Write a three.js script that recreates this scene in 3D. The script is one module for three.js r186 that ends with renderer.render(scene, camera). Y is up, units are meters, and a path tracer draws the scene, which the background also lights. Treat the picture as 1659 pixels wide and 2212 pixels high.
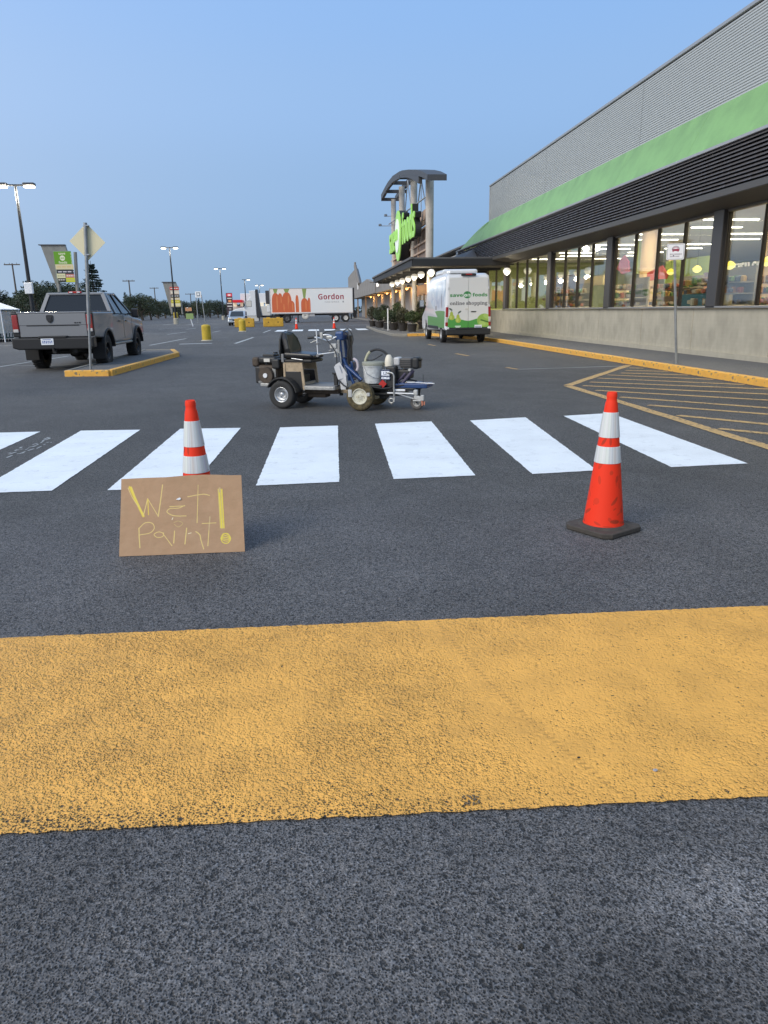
import * as THREE from 'three';
import { RoundedBoxGeometry } from 'three/addons/geometries/RoundedBoxGeometry.js';
import { mergeGeometries } from 'three/addons/utils/BufferGeometryUtils.js';
import { FontLoader } from 'three/addons/loaders/FontLoader.js';
import { TextGeometry } from 'three/addons/geometries/TextGeometry.js';
import { RectAreaLightUniformsLib } from 'three/addons/lights/RectAreaLightUniformsLib.js';

// ------------------------------------------------------------ camera
const V3 = (x, y, z) => new THREE.Vector3(x, y, z);
const scene = new THREE.Scene();
const FPX = 1560, PCX = 829.5, PCY = 1106, EYE = 1.4;            // focal length and centre in photo pixels (1659 x 2212)
const yaw = THREE.MathUtils.degToRad(5.4517), pitch = THREE.MathUtils.degToRad(15.649), roll = THREE.MathUtils.degToRad(0.9);
const camF = V3(Math.sin(yaw) * Math.cos(pitch), -Math.sin(pitch), -Math.cos(yaw) * Math.cos(pitch));
const r0 = V3(Math.cos(yaw), 0, Math.sin(yaw)), u0 = r0.clone().cross(camF);
const camR = r0.clone().multiplyScalar(Math.cos(roll)).addScaledVector(u0, -Math.sin(roll));
const camU = u0.clone().multiplyScalar(Math.cos(roll)).addScaledVector(r0, Math.sin(roll));
const camera = new THREE.PerspectiveCamera(2 * Math.atan(PCY / FPX) * 180 / Math.PI, 768 / 1024, 0.05, 1500);
camera.position.set(0, EYE, 0);
camera.quaternion.setFromRotationMatrix(new THREE.Matrix4().makeBasis(camR, camU, camF.clone().negate()));
scene.add(camera);

// ------------------------------------------------------------ renderer, sky and low soft twilight glow
const renderer = new THREE.WebGLRenderer({ antialias: true });
renderer.setSize(768, 1024);
renderer.toneMapping = THREE.LinearToneMapping;
renderer.toneMappingExposure = 1.0;
renderer.shadowMap.enabled = true;
renderer.shadowMap.type = THREE.PCFSoftShadowMap;
RectAreaLightUniformsLib.init();
const sunDir = V3(-0.78, 0.78, 0.28).normalize();                // the bright part of the twilight sky, behind and to the left
{
  const W = 256, Hh = 128, d = new Float32Array(W * Hh * 4), sh = V3(sunDir.x, 0, sunDir.z).normalize();
  const stops = [[-90, .14, .17, .22], [-3, .225, .37, .575], [0, .235, .39, .60], [2, .25, .412, .625], [8, .285, .468, .745], [14, .305, .505, .835], [20, .282, .497, .875], [32, .33, .53, .88], [60, .42, .60, .92], [90, .44, .62, .92]];
  for (let j = 0; j < Hh; j++) for (let i = 0; i < W; i++) {
    const el = ((j + .5) / Hh - .5) * Math.PI, az = ((i + .5) / W - .5) * 2 * Math.PI, e = el * 180 / Math.PI;
    let k = 0; while (k < stops.length - 2 && stops[k + 1][0] < e) k++;
    const a = stops[k], b = stops[k + 1], t = (e - a[0]) / (b[0] - a[0]), s = t * t * (3 - 2 * t);
    const c = Math.cos(el) * (Math.cos(az) * sh.x + Math.sin(az) * sh.z), g = Math.max(0, c * .5 + .5) ** 3 * Math.exp(-Math.max(0, e) / 38) * (e < 0 ? .25 : 1);
    const o = (j * W + i) * 4;
    d[o] = a[1] + (b[1] - a[1]) * s + g * 1.15; d[o + 1] = a[2] + (b[2] - a[2]) * s + g * .95; d[o + 2] = a[3] + (b[3] - a[3]) * s + g * .68; d[o + 3] = 1;
  }
  const sky = new THREE.DataTexture(d, W, Hh, THREE.RGBAFormat, THREE.FloatType);
  sky.mapping = THREE.EquirectangularReflectionMapping; sky.magFilter = sky.minFilter = THREE.LinearFilter; sky.wrapS = THREE.RepeatWrapping; sky.needsUpdate = true;
  scene.background = sky; scene.environment = sky;
}
const sun = new THREE.DirectionalLight(new THREE.Color(1, .92, .78), 2.3);
sun.position.copy(sunDir).multiplyScalar(60); sun.target.position.set(0, 0, -18); scene.add(sun, sun.target);
sun.castShadow = true; sun.shadow.radius = 60; sun.shadow.mapSize.set(2048, 2048);
Object.assign(sun.shadow.camera, { left: -50, right: 50, top: 60, bottom: -40, near: 1, far: 220 });

// ------------------------------------------------------------ helpers
function mulberry(a) { return () => { a |= 0; a = a + 0x6D2B79F5 | 0; let t = Math.imul(a ^ a >>> 15, 1 | a); t = t + Math.imul(t ^ t >>> 7, 61 | t) ^ t; return ((t ^ t >>> 14) >>> 0) / 4294967296; }; }
const rnd = mulberry(77), rr = (a, b) => a + (b - a) * rnd();
// a photo pixel gives a ray; its distance comes from the ground or from the plane that the thing stands in
const rayOf = (px, py) => camF.clone().addScaledVector(camR, (px - PCX) / FPX).addScaledVector(camU, -(py - PCY) / FPX);
const gp = (px, py, h = 0) => { const d = rayOf(px, py); return V3(0, EYE, 0).addScaledVector(d, (h - EYE) / d.y); };
const zp = (px, py, z) => { const d = rayOf(px, py); return V3(0, EYE, 0).addScaledVector(d, z / d.z); };
const xp = (px, py, x) => { const d = rayOf(px, py); return V3(0, EYE, 0).addScaledVector(d, x / d.x); };

const taken = {};
const numbered = n => { const k = taken[n] = (taken[n] ?? -1) + 1; return k ? `${n}_${String(k).padStart(3, '0')}` : n; };
function tag(o, label, category, group, kind) { Object.assign(o.userData, { label, category }); if (group) o.userData.group = group; if (kind) o.userData.kind = kind; return o; }
function thing(name, label, category, pos = [0, 0, 0], turn = 0, group) {
  const o = new THREE.Group(); o.name = numbered(name); scene.add(o); o.position.set(...pos); o.rotation.y = turn; return tag(o, label, category, group);
}
function copy(src, pos, turn, label, group) { const c = src.clone(); c.userData = { ...src.userData }; c.name = numbered(src.name.replace(/_\d\d\d$/, '')); scene.add(c); if (pos) c.position.set(...pos); if (turn !== undefined) c.rotation.y = turn; if (label) c.userData.label = label; if (group) c.userData.group = group; return c; }
function clean(g) { if (g.index) g = g.toNonIndexed(); for (const k of Object.keys(g.attributes)) if (!['position', 'normal', 'uv'].includes(k)) g.deleteAttribute(k); if (!g.attributes.normal) g.computeVertexNormals(); if (!g.attributes.uv) g.setAttribute('uv', new THREE.BufferAttribute(new Float32Array(g.attributes.position.count * 2), 2)); return g; }
function metreUV(g) {                                             // texture coordinates in metres, from the side each face points to
  const p = g.attributes.position, u = g.attributes.uv, a = V3(), b = V3(), c = V3();
  for (let i = 0; i < p.count; i += 3) {
    a.fromBufferAttribute(p, i); b.fromBufferAttribute(p, i + 1); c.fromBufferAttribute(p, i + 2);
    const n = b.clone().sub(a).cross(c.clone().sub(a)), x = Math.abs(n.x), y = Math.abs(n.y), z = Math.abs(n.z);
    [a, b, c].forEach((q, k) => x >= y && x >= z ? u.setXY(i + k, q.z, q.y) : y >= z ? u.setXY(i + k, q.x, q.z) : u.setXY(i + k, q.x, q.y));
  }
  return g;
}
const join = (gs, keep) => { const l = gs.map(clean), g = l.length > 1 ? mergeGeometries(l) : l[0]; return keep ? g : metreUV(g); };
function part(name, geos, m, parent, keepUV) {
  const o = new THREE.Mesh(join(Array.isArray(geos) ? geos : [geos], keepUV), m); o.name = parent ? name : numbered(name); o.castShadow = o.receiveShadow = true; (parent || scene).add(o); return o;
}
function group(name, parent, pos = [0, 0, 0]) { const g = new THREE.Group(); g.name = name; parent.add(g); g.position.set(...pos); return g; }
const one = (name, geos, m, label, category, grp, keepUV) => tag(part(name, geos, m, null, keepUV), label, category, grp);
const struct = (name, geos, m, keepUV) => { const o = part(name, geos, m, null, keepUV); o.userData.kind = 'structure'; return o; };
const at = (g, x = 0, y = 0, z = 0, rx = 0, ry = 0, rz = 0) => g.applyMatrix4(new THREE.Matrix4().compose(V3(x, y, z), new THREE.Quaternion().setFromEuler(new THREE.Euler(rx, ry, rz)), V3(1, 1, 1)));
const bx = (w, h, d, x, y, z, rx, ry, rz) => at(new THREE.BoxGeometry(w, h, d), x, y, z, rx, ry, rz);
const rb = (w, h, d, r, x, y, z, rx, ry, rz) => at(new RoundedBoxGeometry(w, h, d, 2, Math.min(r, w / 2.01, h / 2.01, d / 2.01)), x, y, z, rx, ry, rz);
function cyl(a, b, r1, r2 = r1, seg = 10, open = false) {          // tapered rod from a to b
  a = V3(...a); b = V3(...b); const d = b.clone().sub(a), g = new THREE.CylinderGeometry(r2, r1, d.length(), seg, 1, open);
  g.applyQuaternion(new THREE.Quaternion().setFromUnitVectors(V3(0, 1, 0), d.clone().normalize())); g.translate(...a.add(b).multiplyScalar(.5).toArray()); return g;
}
const tube = (pts, r, seg = 24, rad = 7) => new THREE.TubeGeometry(new THREE.CatmullRomCurve3(pts.map(p => V3(...p))), seg, r, rad);
const lathe = (prof, seg = 28) => new THREE.LatheGeometry(prof.map(p => new THREE.Vector2(...p)), seg);
function ext(pts, depth, bevel = 0, holes = []) {                  // outline in x,y pulled along z, centred
  const s = new THREE.Shape(pts.map(p => new THREE.Vector2(...p))); for (const h of holes) s.holes.push(new THREE.Path(h.map(p => new THREE.Vector2(...p))));
  const g = new THREE.ExtrudeGeometry(s, { depth: depth - 2 * bevel, bevelEnabled: bevel > 0, bevelThickness: bevel, bevelSize: bevel, bevelOffset: -bevel, bevelSegments: 3, curveSegments: 10 });
  g.translate(0, 0, -depth / 2 + bevel); return g;
}
function poly(tris) { const g = new THREE.BufferGeometry(); g.setAttribute('position', new THREE.BufferAttribute(new Float32Array(tris.flat(2)), 3)); g.computeVertexNormals(); return g; }
const quad = (a, b, c, d) => poly([[a, b, c], [a, c, d]]);         // counter-clockwise seen from its front
function hexa(b, t) {                                              // bottom and top, four corners each, the same way round
  const q = (p, r, s, u) => [[p, r, s], [p, s, u]], o = [...q(b[3], b[2], b[1], b[0]), ...q(...t)];
  for (let i = 0; i < 4; i++) { const j = (i + 1) % 4; o.push(...q(b[i], b[j], t[j], t[i])); }
  const g = poly(o), p = g.attributes.position, c = V3(); for (let i = 0; i < p.count; i++) c.add(V3().fromBufferAttribute(p, i)); c.divideScalar(p.count);
  const v = V3().fromBufferAttribute(p, 0).sub(c), n = V3().fromBufferAttribute(g.attributes.normal, 0);
  return v.dot(n) < 0 ? poly(o.map(f => [f[0], f[2], f[1]])) : g;
}
const arc = (cx, cy, r, a0, a1, n) => Array.from({ length: n + 1 }, (_, i) => { const a = a0 + (a1 - a0) * i / n; return [cx + r * Math.cos(a), cy + r * Math.sin(a)]; });
const rrect = (x0, y0, x1, y1, r, n = 4) => [...arc(x1 - r, y0 + r, r, -Math.PI / 2, 0, n), ...arc(x1 - r, y1 - r, r, 0, Math.PI / 2, n), ...arc(x0 + r, y1 - r, r, Math.PI / 2, Math.PI, n), ...arc(x0 + r, y0 + r, r, Math.PI, Math.PI * 1.5, n)];

const lin = (r, g, b) => new THREE.Color().setRGB(r, g, b);
function mat(c, rough = .6, metal = 0, o = {}) { const P = 'clearcoat' in o || 'transmission' in o || 'sheen' in o; return new THREE[P ? 'MeshPhysicalMaterial' : 'MeshStandardMaterial']({ color: Array.isArray(c) ? lin(...c) : new THREE.Color(c), roughness: rough, metalness: metal, side: THREE.DoubleSide, ...o }); }
const glow = (c, k, base = 0x222222) => mat(base, .5, 0, { emissive: new THREE.Color(c), emissiveIntensity: k });
function hash2(x, y, s) { let h = Math.imul(x, 374761393) + Math.imul(y, 668265263) + Math.imul(s, 1442695041) | 0; h = Math.imul(h ^ h >>> 13, 1274126177); return ((h ^ h >>> 16) >>> 0) / 4294967296; }
function vnoise(x, y, per, s) { const i = Math.floor(x), j = Math.floor(y), w = n => ((n % per) + per) % per; let f = x - i, g = y - j; f = f * f * (3 - 2 * f); g = g * g * (3 - 2 * g); const a = hash2(w(i), w(j), s), b = hash2(w(i + 1), w(j), s), c = hash2(w(i), w(j + 1), s), d = hash2(w(i + 1), w(j + 1), s); return a + (b - a) * f + (c - a) * g + (a - b - c + d) * f * g; }
function fbm(x, y, per, s, oct = 4) { let v = 0, k = .5, t = 0; for (let o = 0; o < oct; o++) { v += k * vnoise(x, y, per, s + o); t += k; x *= 2; y *= 2; per *= 2; k *= .5; } return v / t; }
const NT = new Float32Array(512 * 512); for (let j = 0; j < 512; j++) for (let i = 0; i < 512; i++) NT[j * 512 + i] = fbm(i / 64, j / 64, 8, 3, 5);
const nz = (x, y, s = 0) => NT[((((y + s * 2.37) * 64) & 511) << 9) | (((x + s * 3.71) * 64) & 511)];   // table of the noise above, repeating every 8 cells
function dataTex(w, h, fn, srgb) {                                 // fn(u, v) gives [r, g, b] 0..1
  const d = new Uint8Array(w * h * 4);
  for (let j = 0; j < h; j++) for (let i = 0; i < w; i++) { const c = fn(i / w, j / h, i, j), o = (j * w + i) * 4; d[o] = Math.max(0, Math.min(255, c[0] * 255)); d[o + 1] = Math.max(0, Math.min(255, c[1] * 255)); d[o + 2] = Math.max(0, Math.min(255, c[2] * 255)); d[o + 3] = 255; }
  return finish(new THREE.DataTexture(d, w, h), srgb);
}
function finish(t, srgb) { t.wrapS = t.wrapT = THREE.RepeatWrapping; t.magFilter = THREE.LinearFilter; t.minFilter = THREE.LinearMipmapLinearFilter; t.generateMipmaps = true; if (srgb) t.colorSpace = THREE.SRGBColorSpace; t.needsUpdate = true; return t; }
const rep = (t, x, y = x) => { const c = t.clone(); c.repeat.set(x, y); c.needsUpdate = true; return c; };
function canvasTex(w, h, draw) { const c = document.createElement('canvas'); c.width = w; c.height = h; const g = c.getContext('2d'); draw(g, w, h); const t = new THREE.CanvasTexture(c); t.colorSpace = THREE.SRGBColorSpace; t.needsUpdate = true; return t; }
const spot = (g, col, fn) => { g.fillStyle = col; g.beginPath(); fn(); g.fill(); };
// ------------------------------------------------------------ shared materials
const grainTex = dataTex(512, 512, (u, v) => { const n = nz(u * 8, v * 8); return [n, n, n]; });
const blotch = dataTex(512, 512, (u, v) => { const n = nz(u * 8, v * 8, 1), m = .78 + .44 * (n - .5) * 2 * .5 + .09 * (nz(u * 128, v * 128, 3) - .5); return [m, m, m]; }, false);
const M = {
  blackPlastic: mat([.018, .018, .02], .55), rubber: mat([.02, .02, .021], .82, 0, { bumpMap: rep(grainTex, 6), bumpScale: .003 }), darkMetal: mat([.035, .036, .04], .5, .4),
  steel: mat([.46, .47, .48], .42, .85, { roughnessMap: rep(grainTex, 2) }), galv: mat([.40, .42, .43], .5, .6, { map: rep(blotch, 1.5) }), white: mat([.74, .75, .76], .45), offWhite: mat([.62, .60, .54], .6),
  glassPane: mat([.93, .96, .95], .02, 0, { transmission: 1, thickness: 0, ior: 1.85 }), tinted: mat([.035, .042, .05], .03, 0, { transmission: .5, thickness: 0, ior: 1.5 }),
  red: mat([.45, .02, .015], .4), plate: mat([.68, .70, .72], .4)
};
// asphalt: worn mix of grey stone and binder, broken by small dark voids, 2.2 m a side
let coarseField;
const AS = 2048, asD = new Uint8Array(AS * AS * 4), asH = new Uint8Array(AS * AS * 4);
{
  const pit = new Float32Array(AS * AS), fleck = new Float32Array(AS * AS);
  const soft = (seed, r, passes) => {                              // random field without a repeat, smoothed over r pixels, mean .5
    const q = mulberry(seed); let a = new Float32Array(AS * AS), b = new Float32Array(AS * AS); for (let i = 0; i < a.length; i++) a[i] = q();
    for (let k = 0; k < passes; k++) { for (let y = 0; y < AS; y++) { let s = 0; const o = y * AS; for (let x = -r; x <= r; x++) s += a[o + (x & 2047)]; for (let x = 0; x < AS; x++) { b[o + x] = s / (2 * r + 1); s += a[o + ((x + r + 1) & 2047)] - a[o + ((x - r) & 2047)]; } } for (let x = 0; x < AS; x++) { let s = 0; for (let y = -r; y <= r; y++) s += b[(y & 2047) * AS + x]; for (let y = 0; y < AS; y++) { a[y * AS + x] = s / (2 * r + 1); s += b[((y + r + 1) & 2047) * AS + x] - b[((y - r) & 2047) * AS + x]; } } }
    let v = 0; for (let i = 0; i < 40000; i++) v += (a[i * 97] - .5) ** 2; const g = .14 / Math.sqrt(v / 40000); for (let i = 0; i < a.length; i++) a[i] = .5 + (a[i] - .5) * g; return a;
  };
  const fine = soft(901, 1, 2), coarse = soft(902, 4, 2); coarseField = coarse;
  const scatter = (buf, N, seed, keep, r0, r1, pw) => {
    const cs = AS / N;
    for (let j = 0; j < N; j++) for (let i = 0; i < N; i++) {
      if (hash2(i, j, seed) > keep) continue;
      const px = (i + hash2(i, j, seed + 1)) * cs, py = (j + hash2(i, j, seed + 2)) * cs, R = r0 + (r1 - r0) * hash2(i, j, seed + 3) ** pw, e = .55 + .45 * hash2(i, j, seed + 4), an = hash2(i, j, seed + 5) * 3.14, ca = Math.cos(an), sa = Math.sin(an), amp = .55 + .45 * hash2(i, j, seed + 6);
      for (let y = Math.ceil(py - R); y <= py + R; y++) for (let x = Math.ceil(px - R); x <= px + R; x++) { const dx = x - px, dy = y - py, p = (dx * ca + dy * sa) / R, q = (dy * ca - dx * sa) / (R * e), d = (p * p + q * q) * Math.max(.2, -.2 + 2.4 * coarse[(y & 2047) * AS + (x & 2047)]), h = (1 - d) * amp; if (h <= 0) continue; const o = (y & 2047) * AS + (x & 2047); if (h > buf[o]) buf[o] = h; }
    }
  };
  scatter(pit, 220, 10, .5, 2, 6, 2.4); scatter(pit, 400, 30, .5, 1.1, 3, 1.5); scatter(fleck, 330, 50, .5, 1.2, 4.5, 1.6); scatter(fleck, 120, 70, .12, 1.5, 3, 1);
  for (let y = 0; y < AS; y++) for (let x = 0; x < AS; x++) {
    const o = y * AS + x, u = x / AS, v = y / AS, n = fine[o], m = coarse[o], big = nz(u * 8, v * 8, 2), p = Math.min(1, pit[o] * 1.5), f = fleck[o];
    let c = .40 + .42 * (n - .5) + .12 * (m - .5) + .04 * (big - .5) + .15 * f * (1 - p) - .18 * p;
    const k = o * 4, w = (m - .5) * 1.2;
    asD[k] = 255 * Math.max(.04, c * (.99 + .05 * w)); asD[k + 1] = 255 * Math.max(.04, c); asD[k + 2] = 255 * Math.max(.04, c * (1.02 - .06 * w)); asD[k + 3] = 255;
    asH[k] = asH[k + 1] = asH[k + 2] = 255 * Math.max(0, Math.min(1, .72 + .34 * (n - .5) + .1 * (m - .5) + .14 * f - .62 * p)); asH[k + 3] = 255;
  }
}
const asphaltMap = finish(new THREE.DataTexture(asD, AS, AS), true), asphaltBump = finish(new THREE.DataTexture(asH, AS, AS), false);
M.asphalt = mat(0xffffff, .8, 0, { map: rep(asphaltMap, 1 / 2.2), bumpMap: rep(asphaltBump, 1 / 2.2), bumpScale: .008, vertexColors: true });
const concTex = dataTex(1024, 1024, (u, v) => { const n = nz(u * 8, v * 8, 4), f = nz(u * 256, v * 256, 5), s = nz(u * 24, v * 8, 6), pit = nz(u * 96, v * 96, 7) > .80 ? -.1 : 0, b = .67 + .11 * (n - .5) + .07 * (f - .5) + .07 * (s - .5) + pit * .5; return [b * 1.0, b * .985, b * .94]; }, true);
M.concrete = mat([1.0, .955, .84], .88, 0, { map: rep(concTex, .33), bumpMap: rep(grainTex, 1), bumpScale: .006 });
M.kerb = mat([.55, .54, .52], .9, 0, { map: rep(concTex, .5), bumpMap: rep(grainTex, 2), bumpScale: .006 });
const kerbYellow = dataTex(512, 512, (u, v) => { const n = nz(u * 8, v * 8, 8), w = nz(u * 40, v * 40, 9), worn = w + n * .6 > .98; return worn ? [.52, .47, .38] : [.90 + .1 * (n - .5), .675 + .1 * (n - .5), .30 + .06 * (w - .5)]; }, true);
M.kerbYellow = mat(0xffffff, .75, 0, { map: rep(kerbYellow, .8), bumpMap: rep(grainTex, 2), bumpScale: .005 });
M.sidewalk = mat([.6, .58, .56], .9, 0, { map: rep(asphaltMap, 1 / 1.6), bumpMap: rep(grainTex, 3), bumpScale: .003 });
M.sidewalk.color.setRGB(1.0, .96, .9);

// ------------------------------------------------------------ the lot
{
  const line = (pts) => pts;
  const xs = [], zs = [];
  for (let x = -400; x < -60; x += 34) xs.push(x); for (let x = -60; x < -12; x += 3) xs.push(x); for (let x = -12; x < -2.6; x += .35) xs.push(x); for (let x = -2.6; x < 2.9; x += .07) xs.push(x); for (let x = 2.9; x < 12; x += .35) xs.push(x); for (let x = 12; x <= 420; x += 34) xs.push(x);
  for (let z = 60; z > 2; z -= 6) zs.push(z); for (let z = 2; z > -6; z -= .07) zs.push(z); for (let z = -6; z > -34; z -= .3) zs.push(z); for (let z = -34; z > -120; z -= 3) zs.push(z); for (let z = -120; z >= -700; z -= 40) zs.push(z);
  const pos = [], col = [], idx = [], uv = [];
  for (const z of zs) for (const x of xs) {
    pos.push(x, 0, z); uv.push(x, -z);
    const a = fbm(x * .35 + 50, z * .35 + 90, 4096, 61, 4), b = fbm(x * 3 + 50, z * 3 + 90, 4096, 71, 4), st = fbm(x * .9 + 90, z * .22 + 900, 4096, 77, 4);
    let k = .82 + .34 * (a - .5) + .26 * (b - .5) + .3 * (st - .5);
    // older, dustier and coarser surface by the yellow strip, newer tar mix from the crossing on
    const near = Math.max(0, Math.min(1, (z + 6.2) / 1.6 + (b - .5) * 1.4)); const mid = Math.max(0, 1 - Math.abs(z + 4.3) / 2.4); k *= .90 + .06 * near + .08 * mid;
    let r = k * 1.02, g = k * .97, bl = k * (.895 + .04 * near);
    const dust = Math.max(0, 1 - Math.hypot((x - .98) / .42, (z + 1.38) / .2)) * (.4 + b), dark = Math.max(0, 1 - Math.hypot((x - .62) / .34, (z + 1.05) / .3)) * (.35 + 1.3 * b), d2 = Math.max(0, 1 - Math.hypot((x + .12) / .1, (z + .95) / .1)) * b;
    const f = 1 + .7 * dust - .55 * dark - .5 * d2; pos.length; col.push(r * f, g * f, bl * f);
  }
  const nx = xs.length;
  for (let j = 0; j < zs.length - 1; j++) for (let i = 0; i < nx - 1; i++) { const a = j * nx + i, b = a + 1, c = a + nx, d = c + 1; idx.push(a, b, c, b, d, c); }
  const g = new THREE.BufferGeometry(); g.setAttribute('position', new THREE.BufferAttribute(new Float32Array(pos), 3)); g.setAttribute('uv', new THREE.BufferAttribute(new Float32Array(uv), 2)); g.setAttribute('color', new THREE.BufferAttribute(new Float32Array(col), 3)); g.setIndex(idx); g.computeVertexNormals();
  const o = new THREE.Mesh(g, M.asphalt); o.name = 'parking_lot'; o.userData.kind = 'structure'; o.receiveShadow = true; scene.add(o);
}
// a flat sheet of paint with a slightly ragged edge; the outline is in x, z
function paint(name, pts, m, y = .004, rag = .006, step = .06) {
  const out = [];
  pts.forEach((p, i) => { const q = pts[(i + 1) % pts.length], n = Math.max(1, Math.round(Math.hypot(q[0] - p[0], q[1] - p[1]) / step)); for (let k = 0; k < n; k++) { const t = k / n, j = k ? rag : 0; out.push([p[0] + (q[0] - p[0]) * t + rr(-j, j), p[1] + (q[1] - p[1]) * t + rr(-j, j)]); } });
  const g = new THREE.ShapeGeometry(new THREE.Shape(out.map(p => new THREE.Vector2(p[0], -p[1])))); g.rotateX(-Math.PI / 2); g.translate(0, y, 0);
  const o = struct(name, [g], m); o.castShadow = false; return o;
}
const stroke = (name, a, b, w, m, y, rag) => { const d = Math.hypot(b[0] - a[0], b[1] - a[1]), nx = -(b[1] - a[1]) / d * w / 2, nz = (b[0] - a[0]) / d * w / 2; return paint(name, [[a[0] + nx, a[1] + nz], [b[0] + nx, b[1] + nz], [b[0] - nx, b[1] - nz], [a[0] - nx, a[1] - nz]], m, y, rag, .5); };
const XZ = v => [v.x, v.z];
// the broad yellow strip: thick paint over coarse stone, rough on the left, rolled smooth on the right
{
  const W = 2048, Hh = 768, SX = 4.2, SZ = 1.575, X0 = -1.9, Z0 = -3.2, cm = new Uint8Array(W * Hh * 4), hm = new Uint8Array(W * Hh * 4);
  for (let j = 0; j < Hh; j++) for (let i = 0; i < W; i++) {
    const x = X0 + SX * i / W, z = Z0 + SZ * j / Hh, sx = (((x / 2.2) % 1) + 1) % 1 * AS | 0, sy = (((-z / 2.2) % 1) + 1) % 1 * AS | 0;
    let h = asH[(sy * AS + sx) * 4] / 255;
    const sm = nz(x * 1.7 + 40, z * 1.7 + 40, 1), mid = coarseField[sy * AS + sx], worn = nz(x * 7 + 80, z * 7 + 80, 3), coarse = nz(x * 97 + 900, z * 97 + 900, 4);
    const tx = x - (.50 + .10 * (z + 3.05) + .12 * (z + 3.05) ** 2), track = Math.exp(-(tx * tx) / .0035), tread = Math.abs(tx - .035) < .012 && ((z * 40) % 1 + 1) % 1 < .4;      // one wheel rut across the strip
    let rough = Math.max(0, Math.min(1, 1.15 - .55 * (x + 1.2) / 2.2 + 1.3 * (sm - .5))); rough *= 1 - .6 * track; rough = rough * rough * .9 + .1 * rough;
    const st = Math.max(0, Math.min(1, (nz(x * 9 + 300, z * 9 + 300, 7) - .38) * 5)), H1 = Math.min(1, .1 + h * (.55 + .35 * st) + .30 * (mid - .4));
    const ht = .5 + (H1 - .5) * (.22 + .78 * rough);
    const edge = Math.max(0, 1 - (-1.76 + .044 * (x + .9) - z) / .17), left = Math.max(0, Math.min(1, (.75 - x) / 1.5));
    const hole = h < .02 + .42 * edge * left * (.3 + rough) + .2 * Math.max(0, edge - .3) * coarse + .2 * rough * Math.max(0, worn - .56) + .12 * (coarse - .5);
    const stain = .96 + .16 * (worn - .5) - .05 * track * (mid > .5 ? 1 : 0) - (tread ? .22 * worn : 0);
    let r = .955 * stain, g = .705 * stain, b = .325 * stain;
    if (hole) { const a = .18 + .08 * h; r = a * 1.08; g = a; b = a * .85; }
    const k = (j * W + i) * 4; cm[k] = Math.min(255, r * 255); cm[k + 1] = Math.min(255, g * 255); cm[k + 2] = Math.min(255, b * 255); cm[k + 3] = 255;
    const q = hole ? ht * .4 : ht; hm[k] = hm[k + 1] = hm[k + 2] = q * 255; hm[k + 3] = 255;
  }
  const map = finish(new THREE.DataTexture(cm, W, Hh), true), bump = finish(new THREE.DataTexture(hm, W, Hh), false);
  for (const t of [map, bump]) { t.repeat.set(1 / SX, -1 / SZ); t.offset.set(-X0 / SX, 0); t.repeat.set(1 / SX, 1 / SZ); t.offset.set(-X0 / SX, -Z0 / SZ); }
  const m = mat(0xffffff, .62, 0, { map, bumpMap: bump, bumpScale: .018 });
  const a = gp(0, 1380), b = gp(1659, 1310), c = gp(1659, 1722), d = gp(0, 1805), L = (p, q, x) => p.z + (q.z - p.z) * (x - p.x) / (q.x - p.x);
  paint('yellow_marking', [[-1.85, L(d, c, -1.85)], [2.28, L(d, c, 2.28)], [2.28, L(a, b, 2.28)], [-1.85, L(a, b, -1.85)]], m, .005, .0045, .018);
}
// fresh white crossing bars
const whitePaint = dataTex(1024, 1024, (u, v) => { const n = nz(u * 8, v * 8, 5), f = nz(u * 240, v * 240, 6), h = asH[(((v * AS) | 0) * AS + ((u * AS) | 0)) * 4] / 255, hole = f < .2 && h < .5; const thin = Math.max(0, nz(u * 24, v * 24, 3) - .64) * .9, b = .93 + .07 * (n - .5) + .05 * (h - .4) - thin * (1 - h); return hole ? [.5, .5, .52] : [b * .97, b * .99, b]; }, true);
M.whitePaint = mat(0xffffff, .7, 0, { map: rep(whitePaint, 1 / 2.2), bumpMap: rep(asphaltBump, 1 / 2.2), bumpScale: .0022 });
M.oldWhite = mat([.50, .50, .49], .8, 0, { bumpMap: rep(asphaltBump, 1 / 2.2), bumpScale: .003, map: rep(whitePaint, .4) });
const oldYellow = dataTex(512, 512, (u, v) => { const n = nz(u * 16, v * 16, 7), f = nz(u * 88, v * 88, 8); return f + n * .5 > .93 ? [.36, .34, .31] : [.80 + .14 * (n - .5), .66 + .12 * (n - .5), .44 + .1 * (n - .5)]; }, true);
M.oldYellow = mat([.95, .95, .95], .8, 0, { map: rep(oldYellow, .6), bumpMap: rep(asphaltBump, 1 / 2.2), bumpScale: .003 });
const bars = [[[-4.15, -9.33], [-3.39, -9.3], [-3.39, -6.05], [-4.1, -6.07]], [[175, 931], [303, 929], [112, 1061], [-60, 1067]], [[389, 927], [520, 925], [412, 1054], [232, 1060]], [[605, 924], [730, 920], [733, 1042], [553, 1050]], [[810, 916], [932, 911], [1027, 1028], [850, 1036]], [[1015, 909], [1135, 902], [1290, 1017], [1150, 1025]], [[1217, 899], [1318, 893], [1615, 1002], [1450, 1010]]];
bars.forEach((b, i) => { const p = i ? b.map(q => XZ(gp(...q))) : b; paint('crosswalk_bar', p.slice().reverse(), M.whitePaint, .005, .0035, .04); });
for (let i = 0; i < 6; i++) paint('crosswalk_bar', [[-2.55 + i * 1.2, -54], [-1.75 + i * 1.2, -54], [-1.7 + i * 1.2, -58.2], [-2.5 + i * 1.2, -58.2]], M.whitePaint, .005, .01, .5);
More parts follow.
